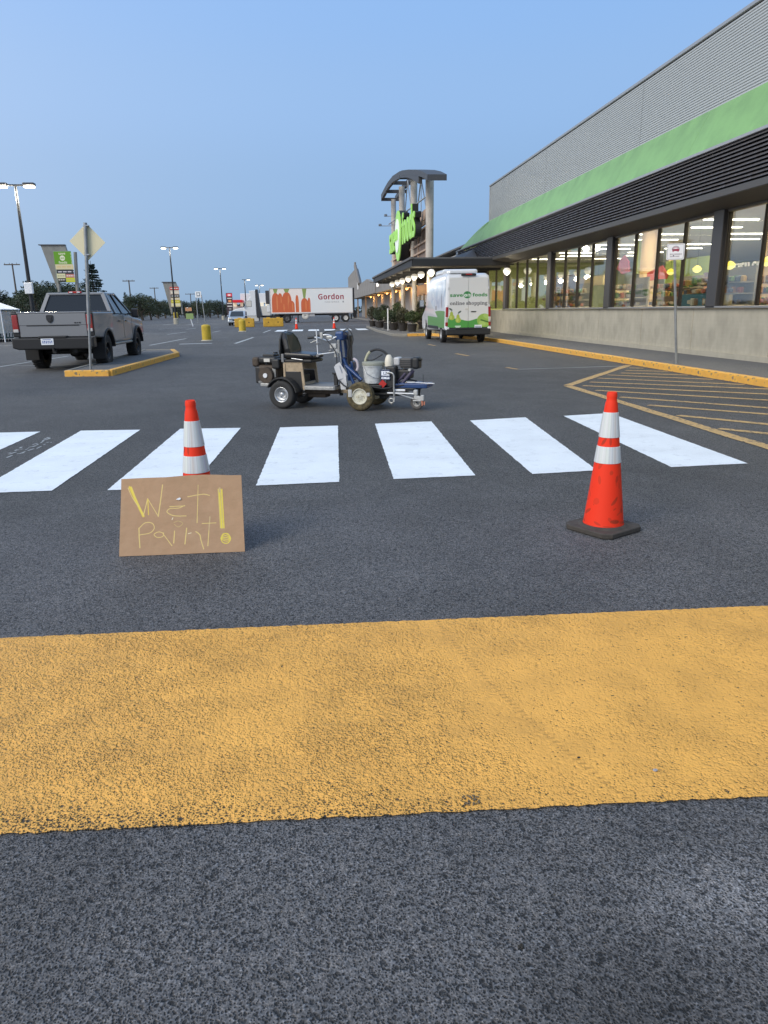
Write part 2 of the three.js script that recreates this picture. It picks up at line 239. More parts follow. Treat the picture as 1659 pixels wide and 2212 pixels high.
// dragged white paint between the first two bars
{ const a = gp(6, 990), b = gp(108, 951), r = mulberry(44); for (let i = 0; i < 26; i++) { const t = Math.pow(r(), .8), x = a.x + (b.x - a.x) * t + (r() - .5) * .22, z = a.z + (b.z - a.z) * t + (r() - .5) * .5, l = .03 + .11 * r(), w = .008 + .02 * r(), an = 1.25 + r() * .5; stroke('paint_scuff', [x, z], [x + Math.cos(an) * l, z - Math.sin(an) * l], w, M.oldWhite, .0042, .004); } }
// old hatched bay by the kerb
{
  const hp = (x, y) => XZ(gp((1800 + x * .422) / 1.507, (1180 + y * .422) / 1.507)), K = M.oldYellow, ap = hp(115, 178);
  stroke('hatch_line', ap, hp(585, 22), .17, K, .005, .012); stroke('hatch_line', [ap[0] - .03, ap[1] + .06], [4.55, -6.4], .16, K, .0058, .012);
  for (const [a, b, c, d] of [[590, 42, 700, 46], [560, 62, 890, 70], [525, 82, 1040, 98], [420, 97, 1240, 132], [350, 122, 1480, 172], [285, 152, 1800, 212], [230, 180, 1800, 252], [330, 216, 1800, 300], [520, 268, 1800, 362], [735, 330, 1800, 412], [960, 410, 1800, 492], [1280, 512, 1800, 565]]) stroke('hatch_line', hp(a, b), hp(c, d), .125, K, .0045, .006);
  stroke('bay_line', XZ(gp(1120, 798)), XZ(gp(1345, 791)), .06, M.oldWhite, .0045, .01); stroke('bay_line', XZ(gp(1094, 794)), XZ(gp(1118, 798)), .1, M.oldYellow, .005, .01); stroke('bay_line', XZ(gp(985, 764)), XZ(gp(1012, 769)), .12, M.oldYellow, .005, .01); stroke('bay_line', XZ(gp(1100, 747)), XZ(gp(1180, 752)), .06, M.oldWhite, .005, .01);
  stroke('bay_line', XZ(gp(925, 744)), XZ(gp(940, 747)), .12, M.oldYellow, .005, .01);
}
// faded parking lines out in the lot
{
  const lp = (x, y) => XZ(gp((440 + x * .4822) / 1.507, (1000 + y * .4822) / 1.507)), lq = (x, y) => XZ(gp(x * .3014 / 1.507, (920 + y * .3014) / 1.507));
  for (const [a, b, c, d, w, fresh] of [[98, 258, 345, 212, .13], [298, 250, 520, 244, .24, 1], [280, 232, 640, 222, .07], [675, 246, 798, 204, .16], [520, 208, 630, 207, .12], [618, 176, 752, 174, .12], [865, 172, 915, 154, .14], [215, 184, 345, 168, .16], [345, 150, 410, 142, .16], [160, 150, 195, 148, .2], [520, 170, 575, 160, .14], [640, 156, 815, 154, .12], [800, 144, 915, 140, .12], [525, 142, 575, 138, .14], [60, 176, 95, 174, .14], [1020, 128, 1230, 122, .25], [1450, 124, 1570, 118, .18], [190, 120, 300, 108, .2], [345, 120, 400, 114, .2]]) stroke('parking_line', lp(a, b), lp(c, d), w, fresh ? M.whitePaint : M.oldWhite, .0045, .008);
  for (const [a, b, c, d, w] of [[-60, 920, 340, 855, .1], [520, 828, 735, 795, .1], [130, 900, 640, 893, .06], [640, 893, 930, 885, .06], [-60, 690, 205, 672, .12]]) stroke('parking_line', lq(a, b), lq(c, d), w, M.oldWhite, .0045, .008);
  for (let i = 0; i < 7; i++) for (let k = 0; k < 3; k++) stroke('parking_line', [-14 - i * 5.2 - k * .3, -70 - k * 22 - i * .6], [-12 - i * 5.2, -76 - k * 22], .14, M.oldWhite, .0045, .008);
  stroke('arrow_marking', XZ(gp(630, 697)), XZ(gp(720, 694)), .4, M.oldYellow, .005, .02);
}
// kerb and pavement along the shop, with the wider apron under the canopy
const kerbRun = (name, pts, m, w = .15, h = .14) => { const gs = []; for (let i = 0; i < pts.length - 1; i++) { const [a, b] = [pts[i], pts[i + 1]], L = Math.hypot(b[0] - a[0], b[1] - a[1]); gs.push(rb(w, h + .05, L + .02, .022, (a[0] + b[0]) / 2, h / 2 - .025, (a[1] + b[1]) / 2, 0, Math.atan2(b[0] - a[0], b[1] - a[1]), 0)); } return gs; };
{
  const seg = (name, a, b, m) => { const o = part(name, kerbRun('', [a, b], m), m, null); o.userData.kind = 'structure'; };
  for (let z = 2; z > -31; z -= 3) seg('kerb', [7.92, z], [7.92, z - 2.985], M.kerbYellow);
  const apron = [[7.92, -31], [7.2, -37.5], [6.4, -39.7], [5.2, -39.6], [4.5, -40.2], [4.4, -49], [4.75, -62], [7, -70], [7.92, -78]];
  apron.slice(0, -1).forEach((p, i) => seg('kerb', p, apron[i + 1], i < 3 ? M.kerbYellow : M.kerb)); seg('kerb', [7.92, -78], [7.92, -150], M.kerb);
  const sh = [[7.99, 2], ...apron.map(p => [p[0] + .07, p[1]]), [7.99, -150], [10.3, -150], [10.3, 2]];
  const g = new THREE.ShapeGeometry(new THREE.Shape(sh.map(p => new THREE.Vector2(p[0], -p[1])))); g.rotateX(-Math.PI / 2); g.translate(0, .12, 0); struct('pavement', [g], M.sidewalk);
}
let fishSign = [0, 0, 0];
// ------------------------------------------------------------ supermarket building
const BX = 10.2, SILL = 1.31, WT = 3.56;
const S = thing('supermarket_building', 'long supermarket with grey ribbed upper wall, green band and dark slatted fascia over tall windows', 'building');
{
  const darkFrame = mat([.07, .068, .07], .45, .3), bronze = mat([.035, .028, .022], .4, .3), louver = mat([.20, .19, .195], .42, .4, { roughnessMap: rep(grainTex, 1) }), soff = mat([.06, .052, .046], .7);
  const ribMat = mat([.54, .56, .555], .42, .15), green = mat([.27, .51, .155], .5, 0, { map: rep(blotch, .25), clearcoat: .25, clearcoatRoughness: .35 }), cap = mat([.42, .42, .42], .4, .5);
  const ZN = 4, ZF = -42.2, ZE = -47.6;
  // concrete base, cast in panels
  for (let i = 0, z = ZN; z > -39; i++) { const L = i % 2 ? 3.1 : 3.45; part('concrete_panel', [rb(.30, SILL - .09, L - .026, .014, BX + .16, SILL / 2 + .035, z - L / 2)], M.concrete, S); z -= L; }
  part('wall_core', [bx(.1, SILL - .1, 43, BX + .25, SILL / 2 + .03, ZN - 21.5)], mat([.2, .19, .17], .9), S);
  part('footing', [bx(.1, .2, 43, BX - .03, .14, ZN - 21.5)], M.concrete, S);
  part('sill', [rb(.42, .05, 43, .01, BX + .14, SILL + .026, ZN - 21.5)], mat([.3, .3, .3], .5, .4), S);
  // windows: piers every bay, four panes between
  const piers = [-4.8, -11.5, -18.18, -24.92, -31.28, -38.45];
  for (const z of piers) part('pier', [rb(.2, WT - SILL + .3, .46, .015, BX + .03, (WT + SILL) / 2 + .15, z)], darkFrame, S);
  const bays = [[ZN, -4.5], ...piers.slice(0, -1).map((z, i) => [z - .28, piers[i + 1] + .28]), [-38.73, -46.5]];
  bays.forEach(([a, b]) => {
    const n = 4, w = (a - b) / n;
    for (let k = 0; k <= n; k++) { const z = a - k * w + (k === 0 ? -.03 : k === n ? .03 : 0); part('mullion', [bx(.07, WT - SILL - .06, .055, BX + .07, (WT + SILL) / 2 + .025, z), bx(.03, WT - SILL - .1, .02, BX + .02, (WT + SILL) / 2 + .025, z)], bronze, S); }
    for (let k = 0; k < n; k++) part('window_pane', [bx(.012, WT - SILL - .07, w - .065, BX + .075, (WT + SILL) / 2 + .025, a - (k + .5) * w)], M.glassPane, S);
    part('window_head', [bx(.15, .06, a - b - .02, BX + .07, WT + .031, (a + b) / 2)], bronze, S);
  });
  // entrance wall past the last bay
  part('lobby_wall', [bx(.3, WT - .2, 6, BX + .9, WT / 2 + .1, -50.5)], mat([.16, .13, .1], .6), S);
  // soffit, slats and green band
  const zl = ZN - ZE, zc = (ZN + ZE) / 2;
  part('soffit', [hexa([[9.42, 3.74, ZN], [10.34, 3.6, ZN], [10.34, 3.6, ZE], [9.42, 3.74, ZE]], [[9.42, 3.79, ZN], [10.34, 3.7, ZN], [10.34, 3.7, ZE], [9.42, 3.79, ZE]])], soff, S);
  part('lower_fascia', [rb(.1, .16, zl, .02, 9.42, 3.82, zc)], mat([.10, .095, .09], .5, .3), S);
  part('fascia_backing', [bx(.05, .95, zl - .1, 9.58, 4.3, zc)], mat([.03, .03, .032], .7), S);
  for (let i = 0; i < 11; i++) { const y = 3.935 + i * .0815; part('louver_slat', [hexa([[9.36, y, ZN], [9.5, y + .03, ZN], [9.5, y + .03, ZE + .6], [9.36, y, ZE + .6]], [[9.40, y + .052, ZN], [9.5, y + .06, ZN], [9.5, y + .06, ZE + .6], [9.40, y + .052, ZE + .6]])], louver, S); }
  part('fascia_end', [bx(.2, .98, .62, 9.47, 4.31, ZE + .29)], louver, S);
  part('fascia_cap', [rb(.26, .07, zl, .012, 9.47, 4.85, zc)], cap, S);
  // green metal band in sheets, leaning back to the upper wall and running out in a curve past its corner
  for (let z = ZN; z > ZF + .1; z -= 4.62) part('green_panel', [hexa([[9.56, 4.885, z], [9.6, 4.87, z], [9.6, 4.87, z - 4.612], [9.56, 4.885, z - 4.612]], [[10.16, 6.06, z], [10.2, 6.05, z], [10.2, 6.05, z - 4.612], [10.16, 6.06, z - 4.612]])], green, S);
  { const n = 14, gs = []; for (let i = 0; i < n; i++) { const f = t => { const k = 1 - Math.pow(t, 1.7); return [ZF - t * (ZF - ZE) - .02, .6 * k, 1.17 * k]; }, [za, xa, ya] = f(i / n), [zb, xb, yb] = f((i + 1) / n); gs.push(quad([9.56, 4.885, za], [9.56 + xa, 4.885 + ya, za], [9.56 + xb, 4.885 + yb, zb], [9.56, 4.885, zb])); } gs.push(quad([9.6, 4.88, ZE], [10.1, 6.0, ZF], [18, 6.0, ZF], [18, 4.88, ZE])); part('green_end_panel', gs, green, S); }
  // ribbed upper wall
  { const n = 27, pts = [], y0 = 6.06, hh = 1.74; for (let i = 0; i < n; i++) { const y = y0 + hh * i / n, p = hh / n; pts.push([0, y], [-.028, y + p * .1], [-.03, y + p * .62], [-.004, y + p * .72], [0, y + p * .98]); }
    const cut = [0, -9, -18, -27.2, -36.4], ends = [-9, -18, -27.2, -36.4, -46.2]; cut.forEach((a, k) => { const z0 = ZN + a, z1 = ZN + ends[k] + .012, gs = []; for (let i = 0; i < pts.length - 1; i++) { const [xa, ya] = pts[i], [xb, yb] = pts[i + 1]; gs.push(quad([BX + xa, ya, z0], [BX + xb, yb, z0], [BX + xb, yb, z1], [BX + xa, ya, z1])); } part('ribbed_cladding', gs, ribMat, S); }); }
  part('upper_wall', [bx(8, 1.9, 46.1, BX + 4.06, 6.9, ZN - 23.05)], mat([.25, .25, .25], .7), S);
  part('roof_coping', [rb(.2, .09, 46.4, .015, BX + .03, 7.86, ZN - 23.1)], cap, S); part('corner_trim', [rb(.08, 1.8, .08, .01, BX - .02, 6.94, ZF)], cap, S);
  // shell of the shop floor
  const wallM = mat([.62, .54, .36], .8), ceilM = mat([.6, .59, .56], .85);
  part('shop_floor', [bx(30, .1, 66, BX + 15.2, .06, -29)], mat([.45, .42, .37], .35), S);
  part('ceiling', [bx(29.6, .1, 66, BX + 15.1, 5.0, -29)], ceilM, S); part('ceiling_bulkhead', [bx(.12, 1.3, 50, BX + .42, 4.33, -21)], mat([.3, .29, .27], .8), S);
  part('back_wall', [bx(.2, 4.95, 66, BX + 30, 2.52, -29)], wallM, S); part('end_wall', [bx(30, 4.95, .2, BX + 15.2, 2.52, -61.9)], mat([.38, .44, .18], .8), S); part('near_wall', [bx(30, 4.95, .2, BX + 15.2, 2.52, 4)], wallM, S);
  part('roof_deck', [bx(30.2, .1, 20, BX + 15.2, 5.4, -52.3)], mat([.2, .2, .2], .8), S);
}
// ------------------------------------------------------------ what shows inside the shop
{
  const strip = thing('ceiling_strip_light', 'white fluorescent strip light on the supermarket ceiling', 'light', [14, 4.9, -14], 0, 'fluorescent strips on the shop ceiling');
  part('housing', [bx(2.6, .06, .16, 0, .03, 0)], M.white, strip); part('tube', [rb(2.5, .05, .12, .02, 0, -.02, 0)], glow(0xfff4dc, 9), strip);
  let first = true;
  for (let k = 0; k < 15; k++) for (const x of [13.6, 18.2, 23]) { const z = -13 - k * 3.1, o = first ? strip : copy(strip); first = false; o.position.set(x + (k % 2) * 1.1, 4.92, z); }
  for (let k = 0; k < 8; k++) for (const [x, w, p] of [[13.7, 5, 36], [21, 6, 16]]) { const L = new THREE.RectAreaLight(new THREE.Color(1, .84, .56), p * 1.15, w, .5); L.position.set(x, 4.84, -13 - k * 6.2); L.lookAt(x, 0, -13 - k * 6.2); scene.add(L); }
  const cols = [[15.5, -33.5], [15.5, -24.2], [22, -44]];
  cols.forEach(([x, z], i) => one('round_column', [cyl([x, .12, z], [x, 4.94, z], .34, .34, 20)], mat([.62, .45, .27], .7), ['tan round column seen through the windows behind the pick-up sign', 'tan round column standing near the red fabric decoration in the shop', 'tan round column deep in the shop by the end wall'][i], 'column'));
  const pend = thing('pendant_lamp', 'yellow lemon-shaped pendant lamp hanging in the shop', 'lamp', [12, 3, -20], 0, 'lemon pendants inside the shop');
  part('shade', [lathe([[.02, .2], [.12, .16], [.24, .03], [.25, 0]], 18)], glow(0xffe25a, .9, 0xd8c040), pend); part('bowl', [lathe([[.24, -.025], [.2, -.1], [.1, -.18], [.01, -.2]], 18)], glow(0xffef90, 1.3, 0xe8dc70), pend); part('cord', [cyl([0, .2, 0], [0, 2.4, 0], .008, .008, 5)], M.blackPlastic, pend);
  const zz = (x, y) => [(1800 + x * .422) / 1.507, (640 + y * .422) / 1.507];
  [[1365, 530, 12.2], [1112, 560, 13.4], [908, 580, 14.2], [650, 655, 15], [348, 655, 13.5], [1650, 500, 12]].forEach(([x, y, X], i) => { const p = xp(...zz(x, y), X); const o = i ? copy(pend) : pend; o.scale.set(.62, .62, .62); o.position.set(p.x, p.y, p.z); });
  // red hanging fabric
  const redCloth = mat([.52, .07, .05], .8), pink = mat([.5, .12, .16], .8);
  const banner = (pts, X, m, label) => { const q = pts.map(p => xp(...zz(...p), X)), z0 = q[0].z, s = new THREE.Shape(q.map(p => new THREE.Vector2(p.z - z0, p.y))), g = new THREE.ExtrudeGeometry(s, { depth: .05, bevelEnabled: false }); g.rotateY(-Math.PI / 2); g.translate(X, 0, z0); one('hanging_banner', [g], m, label, 'banner'); };
  banner([[730, 655], [735, 590], [850, 530], [895, 600], [880, 635], [800, 640]], 14.6, redCloth, 'orange red fabric banner hung behind the window left of the pick-up sign');
  banner([[500, 560], [530, 480], [560, 450], [590, 500], [595, 580], [540, 600]], 14.9, pink, 'pink fabric banner hanging beside the slatted pier');
  // green back panels and fish counter sign
  const fish = thing('counter_sign', 'long dark sign board with pale raised letters over the fish counter', 'sign', [0, 0, 0]);
  { const p = xp(...zz(1470, 548), 17), q = xp(...zz(1470, 600), 17); part('board', [bx(.1, .62, 9, 17.06, q.y - .1, p.z + 1.5)], mat([.16, .13, .17], .7), fish); fishSign = [p.x - .03, p.y - .18, p.z - .6]; }
  fish.name = 'counter_sign';
  one('counter_display', [rb(2.2, .85, 9.5, .06, 17.9, 1.55, -22)], mat([.30, .12, .2], .7), 'purple fronted counter below the fish sign', 'counter');
  // feature panels
  const panelAt = (x0, y0, x1, y1, X, m, name, label, cat) => { const a = xp(...zz(x0, y0), X), b = xp(...zz(x1, y1), X); return one(name, [rb(.12, Math.abs(a.y - b.y), Math.abs(a.z - b.z), .01, X, (a.y + b.y) / 2, (a.z + b.z) / 2)], m, label, cat); };
  panelAt(640, 345, 790, 580, 17.2, mat([.22, .25, .06], .8), 'wall_panel', 'olive green wall panel behind the hanging yellow lamps', 'panel');
  panelAt(880, 500, 1240, 640, 19, mat([.42, .55, .15], .8), 'wall_panel', 'bright green wall panel behind the tan column', 'panel');
  panelAt(1310, 560, 1480, 650, 19, mat([.3, .5, .2], .8), 'wall_panel', 'green wall panel left of the fish counter sign', 'panel');
  panelAt(0, 620, 170, 860, 12.6, mat([.20, .13, .06], .6), 'wood_partition', 'brown wooden partition behind the middle window bay', 'partition');
  panelAt(195, 630, 395, 680, 13.2, mat([.62, .5, .25], .7), 'shelf_header', 'pale yellow shelf header board near the wooden partition', 'board');
  panelAt(200, 690, 260, 860, 12.8, mat([.5, .36, .18], .7), 'wood_cabinet', 'honey coloured cabinet beside the wooden partition', 'cabinet');
  panelAt(680, 715, 755, 800, 13.5, mat([.75, .55, .28], .7), 'cardboard_display', 'tan display board by the shop window', 'display');
  panelAt(460, 690, 580, 800, 14.5, mat([.7, .58, .34], .7), 'cardboard_display', 'cream display stand next to the slatted pier', 'display');
  panelAt(1010, 755, 1180, 865, 11.4, mat([.03, .11, .13], .6), 'flower_cooler', 'dark teal cooler case standing right behind the glass', 'cooler');
  panelAt(1000, 690, 1190, 740, 15.5, mat([.55, .2, .12], .7), 'produce_rack', 'red brick coloured rack behind the teal cooler', 'rack');
  panelAt(860, 770, 930, 808, 11.6, mat([.16, .09, .04], .7), 'wood_crate', 'brown wooden crate stacked by the glass below the pick-up sign', 'crate');
  panelAt(1290, 760, 1365, 835, 11.5, mat([.30, .24, .12], .7), 'wood_crate', 'slatted wooden crate in the end window', 'crate');
  panelAt(1455, 605, 1560, 640, 16.6, mat([.78, .6, .42], .7), 'light_shelf', 'peach coloured lit shelf under the fish sign', 'shelf');
  // shelving with goods
  const cols2 = [[.34, .09, .05], [.42, .27, .07], [.10, .17, .05], [.32, .16, .06], [.42, .36, .26], [.05, .06, .09], [.2, .11, .05]].map(c => mat(c, .6)), shelfM = mat([.28, .25, .2], .6);
  const spots = [[13.2, -20.5, 'low wooden produce stand behind the window beside the end pier'], [12.6, -22.8, 'low wooden produce stand behind the window with the pick-up sign'], [13.4, -26.5, 'low wooden produce stand behind the slatted pier'], [12.8, -18.6, 'low wooden produce stand at the end window'], [14.8, -30, 'low wooden produce stand in the middle bay'], [16.2, -24, 'low wooden produce stand before the green wall panel'], [17, -35, 'low wooden produce stand deep in the shop'], [11.7, -20.6, 'crowded produce stand beside the teal cooler'], [11.9, -27.6, 'crowded produce stand by the wooden partition'], [12, -33.6, 'crowded produce stand in the far window bay'], [12.2, -36.4, 'crowded produce stand next to the van side of the shop']];
  for (const [x, z, label] of spots) {
    const t = thing('produce_stand', label, 'stand', [x, .12, z], 0, 'produce stands in the shop');
    part('base', [rb(1.3, 1.25, 1.6, .02, 0, .62, 0)], shelfM, t); part('back_board', [bx(.06, 1.1, 1.6, .6, 1.75, 0)], shelfM, t);
    for (let k = 0; k < 3; k++) part('shelf', [bx(.7 - k * .12, .03, 1.56, .25 + k * .07, 1.27 + k * .3, 0)], shelfM, t);
    for (let c = 0; c < 7; c++) { const gs = []; for (let k = 0; k < 12; k++) gs.push(rb(.12, rr(.1, .22), .13, .03, rr(-.5, .5), 1.36 + .3 * Math.floor(rr(0, 3)), rr(-.7, .7))); part('goods', gs, cols2[c], t); }
  }
}
// ------------------------------------------------------------ canopy, sign tower and the row of shops beyond
const font = await new FontLoader().loadAsync('fonts/droid/droid_sans_bold.typeface.json');
const text3 = (s, size, depth) => { const g = new TextGeometry(s, { font, size, depth, curveSegments: 5, bevelEnabled: false }); return g; };
const faceLot = (g, x, y, z) => { g.rotateY(-Math.PI / 2); g.translate(x, y, z); return g; };    // writing that faces the lot, read from far to near
part('lettering', [faceLot(text3('FISH CO', .36, .05), ...fishSign)], M.white, scene.getObjectByName('counter_sign'));
{
  const C = thing('entrance_canopy', 'flat dark canopy over the supermarket entrance on pale round posts', 'canopy');
  const dk = mat([.014, .015, .017], .6), soff = mat([.10, .085, .07], .7);
  part('roof_slab', [rb(5.2, .1, 23, .02, 7.9, 3.86, -49.6)], mat([.1, .1, .1], .6), C); part('front_fascia', [rb(5.2, .34, .08, .01, 7.9, 3.66, -38.1)], dk, C); part('side_fascia', [rb(.08, .34, 22.9, .01, 5.3, 3.66, -49.7)], dk, C); part('soffit', [bx(5, .04, 22.6, 7.88, 3.5, -49.7)], soff, C);
  for (let i = 0; i < 7; i++) part('joist', [bx(4.9, .16, .1, 7.85, 3.42, -40 - i * 3.1)], dk, C);
  part('gutter', [rb(.14, .12, 23.1, .02, 5.23, 3.88, -49.6)], mat([.10, .095, .09], .6), C);
  const post = mat([.60, .55, .49], .55, 0, { map: rep(blotch, .5) });
  for (const z of [-40.3, -46.2, -51.8, -57.6]) { part('post', [cyl([6.5, .5, z], [6.5, 3.5, z], .15, .15, 16)], post, C); part('plinth', [lathe([[.3, .12], [.3, .45], [.2, .56], [.0, .56]], 16).translate(6.5, 0, z)], M.concrete, C); }
  part('return_wall', [hexa([[8.3, 3.92, -41], [9.35, 3.92, -41], [9.35, 3.92, -47], [8.3, 3.92, -47]], [[9.1, 4.5, -42.5], [9.35, 4.6, -42.5], [9.35, 4.6, -47], [9.1, 4.5, -47]])], mat([.08, .08, .085], .6), C);
  // sign tower standing on the canopy
  const T = thing('sign_tower', 'tall open sign tower with pale posts, dark arched cap and green letters above the entrance', 'sign');
  const tops = [[-40.3, 8.05], [-46.2, 8.95], [-52, 9.3], [-57, 9.2]], steel = mat([.42, .42, .42], .45, .5), capM = mat([.055, .055, .06], .55), tan = mat([.50, .36, .27], .7);
  tops.forEach(([z, y], i) => part('post', [cyl([6.5, 3.9, z], [6.5, y, z], .2 - i * .01, .22 - i * .01, 18)], post, T));
  const curve = (x, w, d, pts) => { const gs = []; for (let i = 0; i < pts.length - 1; i++) { const [za, ya] = pts[i], [zb, yb] = pts[i + 1]; gs.push(hexa([[x - w / 2, ya - d, za], [x + w / 2, ya - d, za], [x + w / 2, yb - d, zb], [x - w / 2, yb - d, zb]], [[x - w / 2, ya, za], [x + w / 2, ya, za], [x + w / 2, yb, zb], [x - w / 2, yb, zb]])); } return gs; };
  const A = [[-38.2, 7.7], [-40.7, 8.31], [-42.6, 8.7], [-45.8, 9.2], [-49.5, 9.56], [-52.4, 9.66], [-54.5, 9.64], [-57.2, 9.55]];
  part('arch_beam', curve(5.7, .18, .36, A), capM, T); part('arch_beam', curve(6.9, .18, .32, A.slice(2).map(p => [p[0] - 1.5, p[1] + .1])), capM, T); part('arch_cap', curve(6.05, .9, .26, [[-35.4, 7.3], [-37, 7.7], [-38.7, 8.05], [-41.8, 8.6], [-45, 9.1]]), capM, T);
  for (const [z, y] of [[-46, 8.9], [-50.5, 9.3], [-54, 9.3], [-57, 9.2]]) part('cross_beam', [bx(1.5, .2, .2, 6.35, y, z)], capM, T);
  part('tie_rod', [cyl([6.5, 8.4, -43.3], [6.5, 6.2, -41], .035), cyl([6.5, 8.4, -43.3], [6.5, 6.2, -45.6], .035), cyl([6.5, 9.2, -49], [6.5, 6.8, -47], .035), cyl([6.5, 9.2, -49], [6.5, 6.8, -51], .035), cyl([6.5, 8.5, -43.3], [6.5, 5, -43.3], .025)], steel, T);
  part('service_rail', [cyl([6.25, 7.0, -40.3], [6.25, 7.6, -58], .04)], steel, T);
  const grid = group('back_panel', T);
  part('sheet', [bx(.06, 1.75, 17.6, 6.52, 4.85, -49.3)], mat([.22, .16, .13], .75), grid);
  for (const y of [4.05, 4.5, 4.95, 5.65]) part('rail', [bx(.12, .09, 17.7, 6.44, y, -49.3)], tan, grid);
  for (const z of [-41.2, -44.2, -47.2, -50.2, -53.2, -56.2]) part('stud', [bx(.08, 1.7, .1, 6.46, 4.85, z)], tan, grid);
  part('upper_board', [bx(.1, .5, 4, 6.5, 6.35, -42.6)], tan, T); part('upper_board', [bx(.1, .2, 4.5, 6.5, 5.95, -42.6)], tan, T);
  const leaf = mat([.30, .62, .09], .45, 0, { emissive: lin(.34, .62, .16), emissiveIntensity: .3 }), dark = mat([.02, .022, .022], .6);
  const word = (s, z0, z1, y0, y1) => { for (const [x, d, m, n] of [[5.82, .05, leaf, 'letter_face'], [6.16, .32, dark, 'letter_return']]) { const bb = t => { const g = text3(t, 1, d); g.computeBoundingBox(); return [g, g.boundingBox]; }, [, B] = bb(s); for (let i = 0; i < s.length; i++) { const [g, b] = bb(s[i]), [, P] = bb(s.slice(0, i + 1)); g.translate(P.max.x - b.max.x - B.min.x, -B.min.y, 0); g.scale((z1 - z0) / (B.max.x - B.min.x), (y1 - y0) / (B.max.y - B.min.y), 1); part(n, [faceLot(g, x, y0, z0)], m, T); } } };
  word('foods', -46.5, -40.9, 5.17, 6.95); word('save', -53.5, -50.4, 5.12, 6.38);
  const disc = (r, d, x, m, n) => part(n, [at(new THREE.CylinderGeometry(r, r, d, 36), x, 5.88, -48.5, 0, 0, Math.PI / 2)], m, T);
  disc(1.5, .5, 6.1, dark, 'disc_return'); disc(1.5, .06, 5.8, leaf, 'disc_face'); disc(1.0, .05, 5.74, mat([.8, .84, .78], .5, 0, { emissive: lin(.8, .85, .8), emissiveIntensity: .2 }), 'disc_centre');
  part('disc_lettering', [faceLot(text3('on', .85, .04), 5.69, 5.6, -49.25)], leaf, T);
  for (const [px, py] of [[833, 467], [821, 488]]) { const f = group('floodlight', T), q = zp(px, py, -57); part('arm', [cyl([6.4, q.y, -57], [q.x + .1, q.y, -57], .025)], steel, f); part('head', [rb(.22, .16, .22, .04, q.x, q.y + .06, -57)], mat([.2, .22, .25], .5, .4), f); }
  // pendants below the canopy
  const lamp = thing('canopy_pendant', 'white double-bowl pendant lamp hanging under the entrance canopy', 'lamp', [6, 3.1, -40], 0, 'lit pendants under the canopy');
  part('shade', [lathe([[.03, .19], [.12, .17], [.19, .08], [.2, .05]], 18)], glow(0xfff3d8, .35, 0xdddddd), lamp); part('globe', [lathe([[.185, .04], [.17, -.03], [.1, -.12], [.01, -.16]], 18)], glow(0xfff3dc, 1.2, 0xdddddd), lamp); part('stem', [cyl([0, .18, 0], [0, .36, 0], .015, .015, 6)], M.blackPlastic, lamp);
  const lz = [-37.9, -40, -42.6, -45.2, -48.1, -50.8, -54]; lz.forEach((z, i) => (i ? copy(lamp) : lamp).position.set(i === 0 ? 6.2 : 6, 3.14, z)); for (const z of lz) { const L = new THREE.PointLight(new THREE.Color(1, .86, .62), 2.5, 0, 2); L.position.set(z === lz[0] ? 6.2 : 6, 2.85, z); L.shadow.radius = 6; scene.add(L); }
  copy(lamp, [9.75, 3.1, -36.6], 0, 'white double-bowl pendant lamp hanging under the slatted fascia'); { const L = new THREE.PointLight(new THREE.Color(1, .86, .62), 2, 0, 2); L.position.set(9.75, 2.8, -36.6); scene.add(L); }
  // lit entrance wall and doors under the canopy
  const E = thing('glazed_entrance', 'warm lit wood and glass entrance below the canopy', 'entrance');
  const wood = mat([.34, .17, .055], .6, 0, { map: rep(blotch, 1, .3) });
  part('wood_wall', [bx(.2, 3.3, 22, 9.9, 1.77, -59)], wood, E);
  for (let i = 0; i < 9; i++) { part('door_frame', [bx(.1, 2.5, .1, 9.74, 1.37, -49.5 - i * 2.3)], mat([.1, .07, .04], .5), E); part('door_pane', [bx(.02, 2.3, 2.1, 9.76, 1.37, -50.65 - i * 2.3)], mat([.5, .38, .2], .08, 0, { transmission: .5, thickness: 0 }), E); }
  for (const z of [-52, -57, -62, -67]) { const L = new THREE.PointLight(new THREE.Color(1, .55, .18), 3.2, 0, 2); L.position.set(8.9, 3.1, z); L.shadow.radius = 8; scene.add(L); const b = thing('downlight', 'small round warm downlight under the canopy by the entrance', 'light', [8.9, 3.28, z], 0, 'downlights at the entrance'); part('lens', [cyl([0, -.02, 0], [0, .0, 0], .09, .09, 12)], glow(0xffc070, 5), b); part('trim', [cyl([0, 0, 0], [0, .2, 0], .12, .12, 12)], M.blackPlastic, b); }
  // row of smaller shops farther along
  const W = thing('shop_row', 'grey stucco shop row with pointed gables and warm lit arcade beyond the canopy', 'building'), stucco = mat([.33, .31, .29], .85, 0, { map: rep(blotch, .2) });
  const X = 9.3;
  part('fascia_wall', [bx(.3, 1.3, 82, X, 4.3, -112)], stucco, W); part('arcade_wall', [bx(.2, 3.5, 82, X + 2.2, 1.8, -112)], mat([.30, .15, .05], .7), W); part('arcade_ceiling', [bx(2.6, .1, 82, X + 1.1, 3.6, -112)], mat([.3, .24, .16], .8), W); part('main_block', [bx(14, 4.6, 82, X + 8.4, 2.4, -112)], stucco, W);
  part('gable_wall', [faceLot(ext([[-101.9, 4.8], [-115.8, 5.95], [-132.2, 5.7], [-142.4, 8.9], [-158, 8.7], [-170, 8.4], [-170, 3.6], [-101.9, 3.6]], .5), X - .1, 0, 0)], stucco, W); part('gable_cap', [cyl([X - .4, 5.75, -132.2], [X - .4, 9.4, -142.4], .3, .3, 6), cyl([X - .4, 9.3, -142.4], [X - .4, 10.0, -142.6], .2, .2, 6)], mat([.2, .17, .14], .6), W);
